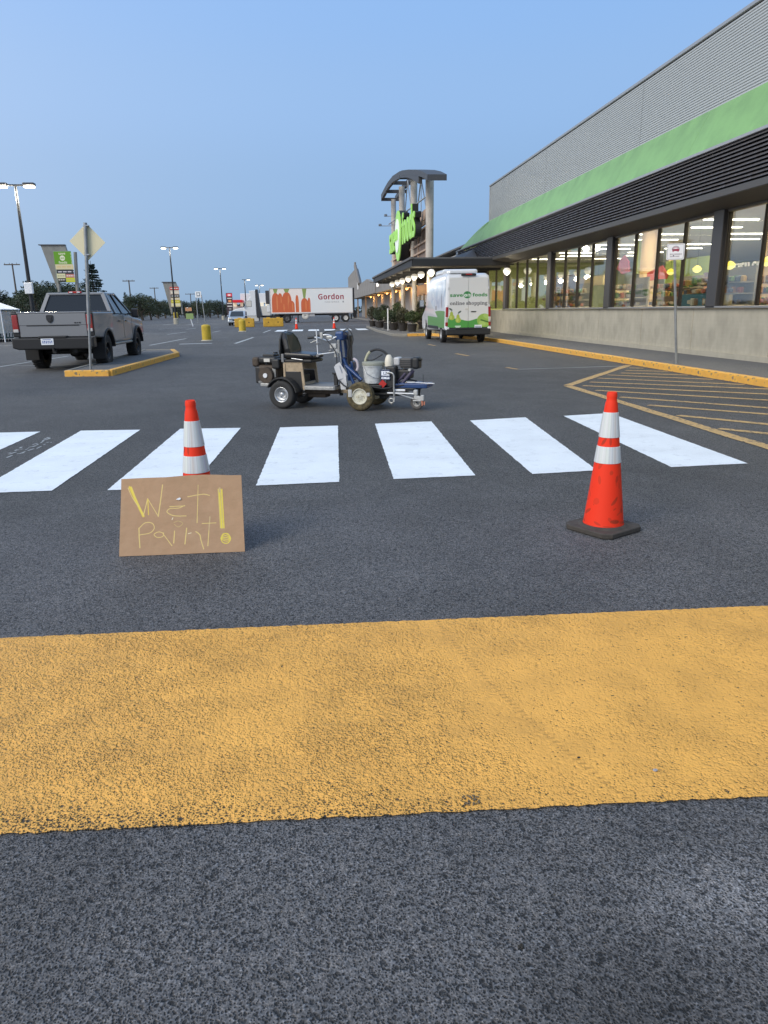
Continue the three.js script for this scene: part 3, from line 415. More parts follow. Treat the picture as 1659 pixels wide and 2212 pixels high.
  for (let i = 0; i < 4; i++) part('arcade_post', [bx(.22, 3.5, .22, X + .05, 1.8, -84 - i * 20)], mat([.30, .2, .12], .8), W);
  for (let i = 0; i < 9; i++) part('rafter_tail', [bx(.9, .12, .15, X - .4, 5.05 + (i % 2) * .3, -72 - i * 4)], mat([.2, .17, .14], .7), W);
  for (let i = 0; i < 26; i++) part('timber_board', [bx(.08, 3.3, .5, X + 2.06, 1.8, -73 - i * 3)], mat([.34 + .1 * hash2(i, 3, 1), .15 + .05 * hash2(i, 3, 2), .04], .7), W);
  for (let i = 0; i < 12; i++) { part('shop_window', [bx(.06, 2.1, 2.6, X + 2.05, 1.5, -76 - i * 6)], mat([.4, .22, .07], .2, 0, { emissive: lin(1, .45, .1), emissiveIntensity: .5 }), W); }
  for (const z of [-78, -88, -98, -110, -124]) { const L = new THREE.PointLight(new THREE.Color(1, .5, .15), 9, 0, 2); L.position.set(X + .9, 3.2, z); L.shadow.radius = 8; scene.add(L); const b = thing('arcade_lamp', 'round warm ceiling lamp in the far shop arcade', 'light', [X + .9, 3.4, z], 0, 'lamps in the far arcade'); part('bowl', [lathe([[.16, .1], [.14, 0], [.02, -.06]], 12)], glow(0xffb060, 5), b); part('mount', [cyl([0, .1, 0], [0, .15, 0], .17, .17, 12)], M.blackPlastic, b); }
  const sgn = (z, y, w, h, m, label) => one('shop_sign', [rb(.12, h, w, .03, X - .32, y, z)], m, label, 'sign');
  sgn(-76.5, 4.5, 3, .8, glow(0xff2018, .8, 0xc02010), 'red lit shop sign on the grey wall past the canopy'); sgn(-71.5, 4.35, 2.6, .6, mat([.05, .05, .05], .5), 'black shop sign next to the red sign'); sgn(-98, 5.0, 2.2, 1.4, glow(0xfff4e8, .9, 0xdddddd), 'white lit sign panel on the middle gable'); sgn(-137, 6.1, 3, 2.2, mat([.72, .70, .68], .6), 'white sign panel on the farthest gable'); sgn(-139, 7.6, 2, .8, mat([.5, .1, .08], .6), 'dull red sign high on the farthest gable');
}
// ------------------------------------------------------------ cones and the cardboard sign
const coneSkin = canvasTex(1024, 512, (g, w, h) => { g.fillStyle = '#ee3208'; g.fillRect(0, 0, w, h); const r = mulberry(5); for (let i = 0; i < 170; i++) { const y = h - Math.pow(r(), 2.2) * h * .36, x = r() * w; g.fillStyle = `rgba(${60 + r() * 50 | 0},${28 + r() * 25 | 0},18,${.10 + r() * .28})`; g.beginPath(); g.ellipse(x, y, 4 + r() * 46, 1 + r() * 5, (r() - .5) * .3, 0, 7); g.fill(); } for (let i = 0; i < 40; i++) { g.fillStyle = 'rgba(40,20,15,.5)'; g.fillRect(r() * w, r() * h, 1 + r() * 4, 1 + r() * 3); } });
const collarSkin = canvasTex(512, 256, (g, w, h) => { g.fillStyle = '#dfe2e2'; g.fillRect(0, 0, w, h); const r = mulberry(9); for (let i = 0; i < 90; i++) { g.fillStyle = `rgba(${150 + r() * 40 | 0},${150 + r() * 40 | 0},${150 + r() * 40 | 0},.16)`; g.fillRect(r() * w, 0, 2 + r() * 18, h); } for (let i = 0; i < 30; i++) { g.fillStyle = 'rgba(60,55,50,.45)'; g.fillRect(r() * w, r() * h, 2 + r() * 7, 1 + r() * 3); } });
const mCone = mat(0xffffff, .68, 0, { map: coneSkin }), mCollar = mat(0xffffff, .33, 0, { map: collarSkin }), mConeBase = mat([.075, .065, .055], .85, 0, { map: rep(blotch, 3), bumpMap: rep(grainTex, 4), bumpScale: .006 });
const cr = y => .131 + (.034 - .131) * (y - .04) / .84;
function cone(pos, turn, label, group) {
  const t = thing('traffic_cone', label, 'cone', pos, turn, group); t.scale.setScalar(.975);
  part('body', [lathe([[.137, .036], [cr(.06), .06], [cr(.2), .2], [cr(.4), .4], [cr(.6), .6], [cr(.8), .8], [.0375, .845], [.0335, .852], [.031, .875], [.034, .88], [.031, .905], [.027, .912], [.024, .905], [.022, .86]], 40)], mCone, t, true);
  const col = (a, b) => [lathe([[cr(a) + .0005, a], [cr(a) + .0032, a + .002], [cr(b) + .0032, b - .002], [cr(b) + .0005, b]], 40)];
  part('reflective_collar', col(.625, .785), mCollar, t, true); part('reflective_collar', col(.46, .568), mCollar, t, true);
  const b = [[.145, -.19], [.19, -.145], [.19, .145], [.145, .19], [-.145, .19], [-.19, .145], [-.19, -.145], [-.145, -.19]];
  part('base', [at(ext(b, .034, .007), 0, .0195, 0, Math.PI / 2, 0, 0), lathe([[.165, .034], [.15, .046], [.136, .05], [.13, .045]], 32), ...[[1, 1], [1, -1], [-1, 1], [-1, -1]].map(([x, z]) => bx(.05, .006, .05, x * .14, .003, z * .14))], mConeBase, t);
  return t;
}
{
  const pc = gp(1302, 1143); cone([pc.x, 0, pc.z], Math.PI / 6, 'orange traffic cone with two white collars and a black base standing alone before the crossing');
  cone([-.742, 0, -4.5], .3, 'orange traffic cone with two white collars half hidden behind the cardboard sign');
  const far = cone([-1.05, 0, -58.9], .2, 'small orange cone at the far white crossing in front of the trailer', 'cones at the far crossing'); copy(far, [1.9, 0, -58.7], .5);
  // cardboard, leaning on the cone
  const tex = canvasTex(1024, 620, (g, w, h) => {
    g.fillStyle = '#b29070'; g.fillRect(0, 0, w, h); const r = mulberry(3);
    for (let i = 0; i < 140; i++) { g.fillStyle = `rgba(${r() < .5 ? '120,88,60' : '214,180,148'},.035)`; g.beginPath(); g.ellipse(r() * w, r() * h, 20 + r() * 120, 8 + r() * 50, r() * 3, 0, 7); g.fill(); } for (let x = 0; x < w; x += 9) { g.fillStyle = `rgba(110,80,55,${.02 + .03 * r()})`; g.fillRect(x, 0, 2, h); }
    const P = (x, y) => [(x - 142) / 1386 * w, (y - (1000 - 55 * (x - 150) / 1360)) / 836 * h];
    const chalk = (pts, lw, col = '#dfc67e', n = 7) => { for (let k = 0; k < n; k++) { g.strokeStyle = col; g.globalAlpha = .45 + .35 * r(); g.lineWidth = Math.max(2, lw * (.28 + .4 * r())); g.lineCap = 'round'; g.beginPath(); pts.forEach((p, i) => { const [x, y] = P(...p), j = lw * .32; const a = x + (r() - .5) * j, b = y + (r() - .5) * j; i ? g.lineTo(a, b) : g.moveTo(a, b); }); g.stroke(); } g.globalAlpha = 1; };
    const smooth = pts => { const c = new THREE.CatmullRomCurve3(pts.map(p => V3(p[0], p[1], 0))); return c.getPoints(22).map(v => [v.x, v.y]); };
    chalk([[240, 1090], [320, 1245], [400, 1400]], 24, '#e0c850', 10); chalk([[262, 1092], [300, 1190], [395, 1390]], 18, '#e3cd60'); chalk([[222, 1100], [265, 1190], [340, 1300]], 10);
    chalk([[400, 1400], [450, 1215]], 11); chalk([[450, 1215], [570, 1405]], 10); chalk([[452, 1225], [458, 1385]], 13, '#dcc25a'); chalk([[570, 1405], [598, 1230], [622, 1065]], 12);
    chalk(smooth([[870, 1285], [800, 1315], [700, 1322], [668, 1355], [735, 1395], [885, 1400]]), 9); chalk([[700, 1300], [870, 1290]], 8); chalk(smooth([[745, 1470], [800, 1455], [845, 1480], [795, 1518], [748, 1490]]), 5, '#cdb878'); chalk([[735, 1420], [725, 1440]], 9, '#efe6c8');
    chalk([[1025, 1065], [1018, 1200]], 6); chalk([[1018, 1200], [1005, 1470]], 11); chalk(smooth([[905, 1190], [1000, 1172], [1090, 1160], [1155, 1172]]), 8);
    for (let k = 0; k < 4; k++) chalk([[1255 + k * 14, 1105], [1266 + k * 13, 1525]], 13, k % 2 ? '#e6d24e' : '#d8c470'); chalk([[1270, 1095], [1270, 1130]], 26, '#c9b07e');
    for (let k = 0; k < 5; k++) chalk(smooth([[1268, 1625 + k * 5], [1320, 1588 + k * 20], [1370, 1630 + k * 8]]), 8, '#e4d058'); chalk(smooth([[1265, 1640], [1290, 1592], [1345, 1588], [1374, 1640], [1340, 1690], [1285, 1682], [1265, 1640]]), 9, '#e4d058');
    chalk([[352, 1530], [355, 1620], [366, 1740]], 12); chalk(smooth([[352, 1535], [420, 1475], [500, 1478], [524, 1525], [490, 1575], [360, 1605]]), 8);
    chalk(smooth([[630, 1585], [570, 1572], [520, 1600], [555, 1630], [620, 1618], [628, 1585]]), 8); chalk([[620, 1590], [720, 1720]], 9);
    chalk([[752, 1562], [740, 1690]], 11); chalk([[888, 1532], [865, 1700]], 11); chalk([[905, 1590], [938, 1582]], 7, '#efe2b8'); chalk(smooth([[990, 1568], [1030, 1600], [1045, 1660], [1072, 1755]]), 11); chalk([[1150, 1408], [1135, 1560]], 13, '#c9b184'); chalk([[1135, 1560], [1120, 1720]], 10); chalk([[1062, 1480], [1215, 1470]], 9);
  });
  const L = gp(258, 1203), R = gp(529, 1192), w = Math.hypot(R.x - L.x, R.z - L.z), h = .47, lean = .40;
  const card = thing('cardboard_sign', 'brown cardboard sheet with hand-chalked yellow words leaning on a traffic cone', 'sign', [(L.x + R.x) / 2, 0, (L.z + R.z) / 2], -Math.atan2(R.z - L.z, R.x - L.x));
  const g = new THREE.BoxGeometry(w, h, .005, 24, 14, 1), p = g.attributes.position;
  for (let i = 0; i < p.count; i++) { const x = p.getX(i), y = p.getY(i) + h / 2; p.setZ(i, p.getZ(i) + .012 * Math.cos(x * 4.2) * (y / h) + .004 * Math.sin(x * 13 + y * 9)); p.setY(i, y + (y > h * .9 ? .009 * Math.max(0, Math.sin((x / w + .12) * 6)) : 0) + .002); p.setX(i, x * (1 - .03 * y / h)); }
  g.computeVertexNormals(); g.rotateX(-lean);
  part('sheet', [g], mat(0xffffff, .88, 0, { map: tex, bumpMap: rep(grainTex, 3), bumpScale: .002 }), card, true);
  const tp = [[.0, 0], [.013, .004], [.018, -.006], [.006, -.012], [-.012, -.008]]; const q = ext(tp, .002); q.rotateX(-lean); part('paper_scrap', [q.translate(-.02, h * .74 * Math.cos(lean), -h * .74 * Math.sin(lean) + .02)], M.white, card);
}
// ------------------------------------------------------------ ride-on line striper
function wheelPart(parent, name, R, w, rimR, tyreM, rimM, pos, knobs = 0, dish = .02) {
  const g = group(name, parent, pos), rt = a => a.map(b => at(b, 0, 0, 0, Math.PI / 2, 0, 0)), e = R * .14;
  const gs = [lathe([[rimR, -w * .42], [R - e * 1.6, -w / 2], [R - e * .5, -w * .46], [R - e * .12, -w * .3], [R, 0], [R - e * .12, w * .3], [R - e * .5, w * .46], [R - e * 1.6, w / 2], [rimR, w * .42]], 36)];
  for (let i = 0; i < knobs; i++) { const a = i / knobs * Math.PI * 2; for (const s of [-1, 1]) gs.push(bx(R * .1, w * .4, R * .07, (R - R * .012) * Math.cos(a + s * .06), s * w * .22, (R - R * .012) * Math.sin(a + s * .06), 0, -a, 0)); }
  part('tyre', rt(gs), tyreM, g);
  part('rim', rt([lathe([[rimR + .004, -w * .4], [rimR + .008, w * .4], [rimR * .93, w * .44], [rimR * .86, w * .36], [rimR * .8, w * .30 - dish], [rimR * .42, w * .30 - dish], [rimR * .36, w * .34], [rimR * .2, w * .36], [.001, w * .36]], 28), cyl([0, w * .2, 0], [0, w * .40, 0], rimR * .17, rimR * .14, 12), ...Array.from({ length: 5 }, (_, i) => cyl([rimR * .3 * Math.cos(i * 1.257), w * .3, rimR * .3 * Math.sin(i * 1.257)], [rimR * .3 * Math.cos(i * 1.257), w * .385, rimR * .3 * Math.sin(i * 1.257)], rimR * .05, rimR * .05, 6))]), rimM, g);
  return g;
}
{
  const T = thing('line_striping_machine', 'ride-on line painting machine with black seat, blue steering column and engine standing behind the crossing', 'striping machine', [.483, 0, -10.913], -.4187);
  const dirt = dataTex(256, 256, (u, v) => { const n = nz(u * 8, v * 8, 9); return [.30 + .32 * (n - .4), .27 + .28 * (n - .4), .19 + .2 * (n - .4)]; }, true), rimDirt = dataTex(256, 256, (u, v) => { const n = nz(u * 8, v * 8, 2); return n > .66 ? [.66, .63, .55] : [.80 + .1 * (n - .5), .79 + .1 * (n - .5), .72]; }, true);
  const tyre = mat([.035, .034, .033], .85), tyreDirty = mat(0xffffff, .9, 0, { map: rep(dirt, 5) }), chrome = mat([.62, .63, .64], .3, .8), rimD = mat(0xffffff, .7, 0, { map: rep(rimDirt, 6) }), tan = mat([.52, .40, .26], .6, 0, { map: rep(blotch, 3) }), blue = mat([.012, .055, .19], .35, .1, { map: rep(blotch, 4), clearcoat: .3, clearcoatRoughness: .3 }), blk = mat([.022, .022, .022], .5), vinyl = mat([.016, .016, .017], .34), rust = mat([.10, .075, .055], .7, .2, { map: rep(blotch, 5) }), silver = mat([.55, .55, .53], .4, .7, { map: rep(blotch, 4) }), paintSpat = mat([.60, .60, .58], .7, 0, { map: rep(blotch, 8) }), grey = mat([.2, .2, .2], .6), hose = mat([.02, .02, .022], .6), alu = mat([.36, .35, .33], .5, .4);
  // rear axle
  wheelPart(T, 'rear_wheel', .207, .19, .112, tyre, chrome, [-.85, .207, .34], 0, .05); wheelPart(T, 'rear_wheel', .207, .19, .112, tyre, chrome, [-.85, .207, -.34], 0, .05).rotation.y = Math.PI;
  part('rear_axle', [cyl([-.85, .207, -.3], [-.85, .207, .3], .028), rb(.2, .16, .2, .03, -.83, .22, .0)], rust, T);
  for (const s of [1, -1]) part('fender', [at(ext([...arc(0, 0, .255, .15, 2.7, 10), ...arc(0, 0, .235, 2.7, .15, 10)], .2, .004), -.85, .207, s * .33)], blk, T);
  // engine behind the seat
  const En = group('drive_engine', T, [-1.19, 0, 0]);
  part('crankcase', [rb(.34, .24, .34, .05, 0, .5, 0)], rust, En); part('fuel_tank', [rb(.3, .11, .32, .045, .0, .69, 0), rb(.2, .05, .18, .02, 0, .755, .02)], blk, En); part('tank_cap', [cyl([.03, .77, -.08], [.03, .80, -.08], .035)], blk, En); part('recoil_cover', [at(new THREE.CylinderGeometry(.115, .125, .07, 24), .0, .47, .2, Math.PI / 2, 0, 0)], rust, En); part('recoil_badge', [at(new THREE.CylinderGeometry(.035, .035, .012, 14), .0, .47, .243, Math.PI / 2, 0, 0)], M.white, En); part('muffler', [rb(.12, .15, .26, .04, -.22, .66, .0), cyl([-.2, .58, .05], [-.2, .4, .09], .02)], rust, En); part('air_filter', [rb(.13, .15, .16, .03, .16, .64, .13)], blk, En); part('label', [rb(.1, .05, .004, .002, .0, .69, .163)], M.offWhite, En); part('choke_plate', [bx(.05, .16, .006, .12, .52, .176)], silver, En); part('pulley_guard', [rb(.1, .26, .3, .03, -.16, .47, .02)], blk, En);
  part('rear_step', [rb(.16, .045, .5, .008, -1.17, .335, .05)], silver, T); part('engine_mount', [rb(.5, .04, .42, .008, -1.08, .365, 0)], grey, T);
  // seat frame
  const F = group('seat_frame', T);
  for (const s of [1, -1]) { part('side_plate', [bx(.29, .12, .012, -.72, .595, s * .24)], tan, F); part('front_leg', [hexa([[-.565, .27, s * .235], [-.525, .27, s * .235], [-.525, .27, s * .26], [-.565, .27, s * .26]], [[-.60, .655, s * .235], [-.565, .655, s * .235], [-.565, .655, s * .26], [-.60, .655, s * .26]])], tan, F); part('rear_leg', [bx(.03, .3, .025, -.86, .5, s * .245)], tan, F); part('lower_plate', [ext([[-.87, .40], [-.87, .53], [-.60, .53], [-.55, .27], [-.66, .27]], .01).translate(0, 0, s * .25)], blk, F); }
  part('top_plate', [bx(.3, .012, .5, -.72, .658, 0)], tan, F); part('battery', [rb(.2, .2, .3, .02, -.72, .38, 0)], blk, F); part('crossbar', [bx(.04, .04, .48, -.58, .35, 0)], silver, F);
  // bucket seat
  const Q = group('seat', T, [-.66, .67, 0]);
  { const c = ext(rrect(-.23, 0, .25, .10, .045), .46, .04), p = c.attributes.position; for (let i = 0; i < p.count; i++) { const x = p.getX(i), z = p.getZ(i); p.setY(i, p.getY(i) * (1 - .35 * Math.max(0, x) / .25) + .035 * (z / .23) ** 2 + .02); } c.computeVertexNormals(); part('cushion', [c], vinyl, Q); }
  { const s = [[-.2, 0], [.2, 0], [.225, .12], [.2, .27], [.13, .36], [0, .385], [-.13, .36], [-.2, .27], [-.225, .12]], c = ext(s, .1, .035), p = c.attributes.position; for (let i = 0; i < p.count; i++) { const x = p.getX(i); p.setZ(i, p.getZ(i) + .07 * (x / .22) ** 2); } c.rotateY(Math.PI / 2); c.rotateZ(.2); c.computeVertexNormals(); part('backrest', [c.translate(-.2, .06, 0)], vinyl, Q); part('back_shell', [at(ext(s.map(q => [q[0] * 1.04, q[1] * 1.03]), .03, .01), -.275, .05, 0, 0, Math.PI / 2, 0).applyMatrix4(new THREE.Matrix4())], blk, Q); }
  part('base_shell', [rb(.46, .05, .44, .02, -.0, .015, 0)], blk, Q); part('adjust_bar', [cyl([-.08, .055, .24], [.1, .035, .245], .008)], chrome, Q); part('hinge_bracket', [rb(.04, .12, .02, .005, -.23, .06, .23), rb(.04, .12, .02, .005, -.23, .06, -.23)], grey, Q);
  // foot deck and pedals
  const D = group('foot_deck', T); part('deck_plate', [rb(.5, .018, .54, .006, -.3, .325, 0)], grey, D); part('deck_edge', [rb(.47, .05, .018, .006, -.3, .298, .275), rb(.47, .05, .018, .006, -.3, .298, -.275), rb(.018, .05, .54, .006, -.06, .298, 0)], silver, D); part('under_frame', [rb(.55, .07, .1, .01, -.32, .24, .1), rb(.55, .07, .1, .01, -.32, .24, -.1), rb(.3, .1, .2, .02, -.42, .19, 0)], rust, D);
  part('pedal_post', [rb(.06, .2, .05, .012, -.08, .40, .14), rb(.10, .03, .09, .01, -.075, .51, .14)], blk, T); part('hitch_post', [cyl([-.06, .17, 0], [-.06, .4, 0], .028)], blk, T); part('hitch_bar', [rb(.42, .05, .06, .008, .12, .235, .02)], tan, T); part('hitch_pin', [cyl([.14, .14, .02], [.14, .3, .02], .01)], chrome, T);
  // striper chassis
  wheelPart(T, 'drive_wheel', .207, .115, .115, tyreDirty, rimD, [.382, .207, .36], 0, .005); wheelPart(T, 'drive_wheel', .207, .115, .115, tyreDirty, rimD, [.382, .207, -.32], 0, .005).rotation.y = Math.PI;
  part('drive_axle', [cyl([.382, .207, -.3], [.382, .207, .33], .018)], rust, T); part('wheel_clamp', [rb(.06, .11, .03, .01, .24, .25, .41), rb(.05, .05, .03, .01, .52, .24, .42)], paintSpat, T);
  const B = group('chassis', T);
  part('side_rail', [cyl([.1, .3, .2], [1.12, .3, .15], .022, .022, 8), cyl([.1, .3, -.2], [1.12, .3, -.15], .022, .022, 8)], blk, B); part('bucket_tray', [rb(.42, .03, .44, .01, .45, .34, .02)], blk, B); part('front_frame', [rb(.48, .06, .05, .012, 1.05, .345, .15), rb(.48, .06, .05, .012, 1.05, .345, -.13), rb(.05, .06, .34, .012, 1.29, .345, .0), rb(.1, .1, .12, .02, 1.16, .35, .06), rb(.3, .02, .26, .006, 1.05, .375, .02)], blue, B); part('belly_frame', [rb(.6, .05, .3, .02, .66, .22, 0), rb(.1, .16, .2, .02, .62, .22, .0)], blk, B);
  // steering column
  const Cn = group('steering_column', T);
  part('uprights', [cyl([.03, .38, .12], [-.02, 1.0, .11], .026), cyl([.03, .38, -.12], [-.02, 1.0, -.11], .026), cyl([.2, .36, .14], [.04, .72, .12], .024), cyl([.2, .36, -.14], [.04, .72, -.12], .024), rb(.05, .28, .14, .015, .15, .54, .02), cyl([.08, .62, .14], [.34, .42, .19], .026), rb(.035, .03, .26, .008, 0, .72, 0)], blue, Cn);
  part('head_box', [rb(.13, .13, .26, .03, -.02, 1.04, 0)], blue, Cn); part('dark_shroud', [rb(.05, .42, .1, .02, .08, .84, -.05)], blk, Cn); part('control_cable', [tube([[-.03, 1.08, .08], [.07, 1.1, .1], [.13, .98, .1], [.1, .75, .12], [.16, .55, .15], [.3, .4, .16]], .008, 36, 6), tube([[-.04, 1.1, -.06], [.06, 1.13, -.05], [.15, 1.0, 0], [.12, .8, .05], [.2, .6, .1]], .008, 36, 6), tube([[-.2, 1.0, .18], [-.12, .92, .2], [-.05, .8, .19], [-.03, .6, .19], [.05, .45, .2]], .007, 30, 6), tube([[-.3, 1.03, .22], [-.2, 1.1, .18], [-.08, 1.12, .1]], .006, 20, 6)], hose, Cn); part('cable_tube', [cyl([-.02, .8, .15], [-.02, .99, .15], .02), cyl([.02, .55, .15], [-.0, .82, .15], .012)], silver, Cn); part('clamp_block', [rb(.1, .07, .07, .01, -.1, .9, .14), rb(.06, .12, .03, .01, -.06, .8, .15)], paintSpat, Cn);
  part('manual_sheet', [at(bx(.09, .22, .006, 0, 0, 0), .03, .56, .2, .1, 0, .55), at(bx(.1, .24, .006), .06, .40, .21, .08, 0, .05), at(bx(.08, .2, .006), -.0, .53, .23, 0, .2, .3)], mat([.62, .62, .63], .6), Cn); part('rag', [tube([[.2, .72, .13], [.25, .69, .14], [.27, .6, .14], [.25, .55, .14]], .02, 12, 6)], mat([.5, .45, .48], .9), Cn);
  const Hb = group('handlebars', T);
  part('bar', [tube([[-.06, 1.03, .12], [-.18, .98, .17], [-.3, 1.02, .22], [-.4, 1.03, .24]], .014, 20), tube([[-.06, 1.03, -.12], [-.2, 1.0, -.2], [-.34, 1.04, -.26], [-.48, 1.04, -.28]], .014, 20)], chrome, Hb); part('grip', [cyl([-.36, 1.03, .235], [-.46, 1.02, .25], .019), cyl([-.44, 1.04, -.275], [-.58, 1.03, -.295], .019)], blk, Hb); part('lever', [cyl([-.3, 1.0, .22], [-.42, .95, .24], .007), rb(.05, .09, .02, .008, -.26, 1.05, .21), rb(.1, .05, .05, .012, -.16, 1.02, .14)], silver, Hb); part('guide_rod', [cyl([-.31, .76, .25], [-.32, 1.14, .25], .008), cyl([-.31, .785, .25], [-.06, .815, .18], .008)], M.white, Hb); for (const g of [rb(.04, .03, .03, .006, -.31, .94, .25), cyl([-.31, .77, .23], [-.31, .77, .27], .02), cyl([-.15, .83, .2], [-.11, .84, .2], .018)]) part('rod_clamp', [g], grey, Hb);
  // pump and engine
  const Pm = group('pump', T, [.76, 0, .06]);
  part('pump_body', [rb(.15, .3, .16, .03, .02, .47, .05), cyl([.02, .2, .1], [.02, .35, .1], .035)], blk, Pm); part('name_plate', [rb(.14, .15, .012, .01, -.05, .50, .145)], mat(0xffffff, .5, 0, { map: canvasTex(128, 128, (g, w, h) => { g.fillStyle = '#16264a'; g.fillRect(0, 0, w, h); g.fillStyle = '#e8ecf4'; g.fillRect(8, 16, 112, 56); g.fillRect(8, 88, 112, 26); g.fillStyle = '#16264a'; g.font = 'bold 50px sans-serif'; g.fillText('LZ', 34, 62); g.fillRect(20, 98, 30, 6); g.fillRect(70, 96, 40, 6); }) }), Pm, true); part('warning_diamond', [at(bx(.085, .085, .008), -.09, .375, .16, 0, 0, Math.PI / 4)], M.red, Pm); part('feed_pipe', [tube([[-.02, .53, .16], [.06, .53, .18], [.085, .5, .18], [.085, .4, .18], [.085, .2, .18]], .013, 20), cyl([.085, .12, .18], [.085, .3, .14], .012)], silver, Pm); part('strainer', [at(new THREE.TorusGeometry(.033, .014, 8, 16), .04, .135, .16)], silver, Pm);
  const E2 = group('pump_engine', T, [.93, 0, -.02]);
  part('air_dome', [lathe([[.001, .12], [.03, .115], [.052, .07], [.06, .03], [.062, 0], [.06, -.045]], 18).translate(-.2, .66, .12)], mat([.72, .66, .54], .5), E2); part('fuel_tank', [rb(.10, .12, .18, .03, -.09, .68, .03)], mat([.5, .5, .5], .5), E2); part('engine_block', [rb(.18, .15, .2, .03, .05, .66, .02)], mat([.09, .085, .08], .6), E2); part('cooling_fin', [rb(.16, .012, .21, .003, .05, .62, .02), rb(.16, .012, .21, .003, .05, .645, .02), rb(.16, .012, .21, .003, .05, .67, .02), rb(.16, .012, .21, .003, .05, .695, .02)], M.darkMetal, E2); part('muffler', [rb(.11, .17, .2, .04, .19, .66, .03), cyl([.23, .7, .05], [.27, .71, .06], .022)], blk, E2); part('crank_base', [rb(.22, .14, .24, .03, 0, .5, 0)], blk, E2); part('strut', [cyl([.16, .56, .1], [-.0, .38, .12], .026), cyl([.05, .52, .12], [-.12, .35, .1], .02)], mat([.07, .06, .1], .5), E2); part('bolt', [cyl([.12, .57, .12], [.12, .57, .17], .02)], paintSpat, E2);
  part('suction_hose', [tube([[.36, .66, .06], [.37, .74, .06], [.44, .82, .07], [.56, .85, .08], [.68, .8, .09], [.75, .68, .1], [.77, .5, .13], [.76, .36, .14]], .018, 40, 8), tube([[.38, .70, .08], [.48, .70, .1], [.56, .74, .08], [.62, .78, .06]], .008, 20, 6)], hose, T);
  part('paint_caked_hose', [tube([[.358, .65, .06], [.365, .71, .06], [.40, .78, .065], [.44, .82, .07]], .0215, 14, 8)], mat([.48, .47, .33], .8), T);
  part('gun_hose', [tube([[.0, .42, .24], [.12, .34, .3], [.3, .31, .32], [.5, .33, .26], [.7, .31, .24], [.85, .34, .2], [1.0, .36, .16], [1.15, .38, .12], [1.24, .35, .16]], .011, 50, 7), tube([[.9, .39, .1], [1.0, .42, .05], [1.12, .40, 0]], .012, 20, 7)], hose, T);
  // front caster and spray gun
  wheelPart(T, 'caster_wheel', .1, .07, .055, mat([.12, .115, .11], .9), paintSpat, [1.14, .1, .06]); part('caster_fork', [cyl([1.14, .1, .02], [1.17, .31, .02], .014), cyl([1.14, .1, .11], [1.17, .31, .1], .014), rb(.07, .03, .13, .01, 1.17, .31, .06)], blk, T);
  const Gn = group('spray_gun', T);
  part('gun_arm', [cyl([.74, .245, .22], [1.2, .245, .24], .011), cyl([.84, .285, .2], [1.0, .285, .2], .016), cyl([.86, .24, .2], [1.1, .16, .12], .01)], M.white, Gn); part('gun_body', [rb(.06, .07, .05, .012, 1.17, .265, .24), rb(.13, .06, .05, .014, 1.21, .185, .24, 0, 0, -.25), rb(.05, .08, .04, .012, 1.27, .19, .25), rb(.12, .018, .05, .006, 1.19, .15, .24)], paintSpat, Gn); part('nozzle', [cyl([1.265, .16, .25], [1.27, .08, .255], .014, .01), cyl([1.3, .14, .25], [1.3, .09, .255], .01)], mat([.55, .22, .14], .6), Gn); part('gun_rod', [cyl([1.0, .39, .1], [1.42, .385, .16], .007)], M.white, Gn); part('antenna', [cyl([1.24, .37, .1], [1.24, .5, .1], .004)], blk, Gn); part('cable', [cyl([1.2, .37, .05], [1.34, .35, .1], .006)], blue, Gn);
  // pail of paint riding on the tray
  const world = (x, y, z) => { const c = Math.cos(-.4187), s = Math.sin(-.4187); return [.483 + c * x + s * z, y, -10.913 - s * x + c * z]; };
  const P = thing('paint_pail', 'white plastic paint pail with a caked rim sitting on the striping machine', 'bucket', world(.48, .357, .06), .3);
  part('pail', [lathe([[.001, .004], [.13, .004], [.136, .02], [.15, .2], [.153, .25], [.16, .252], [.16, .262], [.154, .264], [.156, .285], [.163, .288], [.163, .31], [.156, .31], [.148, .28], [.128, .03], [.001, .02]], 32)], mat([.70, .72, .72], .5, 0, { map: rep(blotch, 5) }), P); part('caked_rim', [lathe([[.158, .312], [.166, .306], [.167, .27], [.1645, .268], [.1655, .29], [.16, .318], [.12, .322], [.02, .326], [.001, .326]], 32)], mat([.34, .35, .29], .85, 0, { map: rep(blotch, 8) }), P); part('bail', [tube([[-.165, .27, 0], [-.14, .16, .09], [0, .09, .165], [.14, .16, .09], [.165, .27, 0]], .004, 24, 5)], M.steel, P);
}
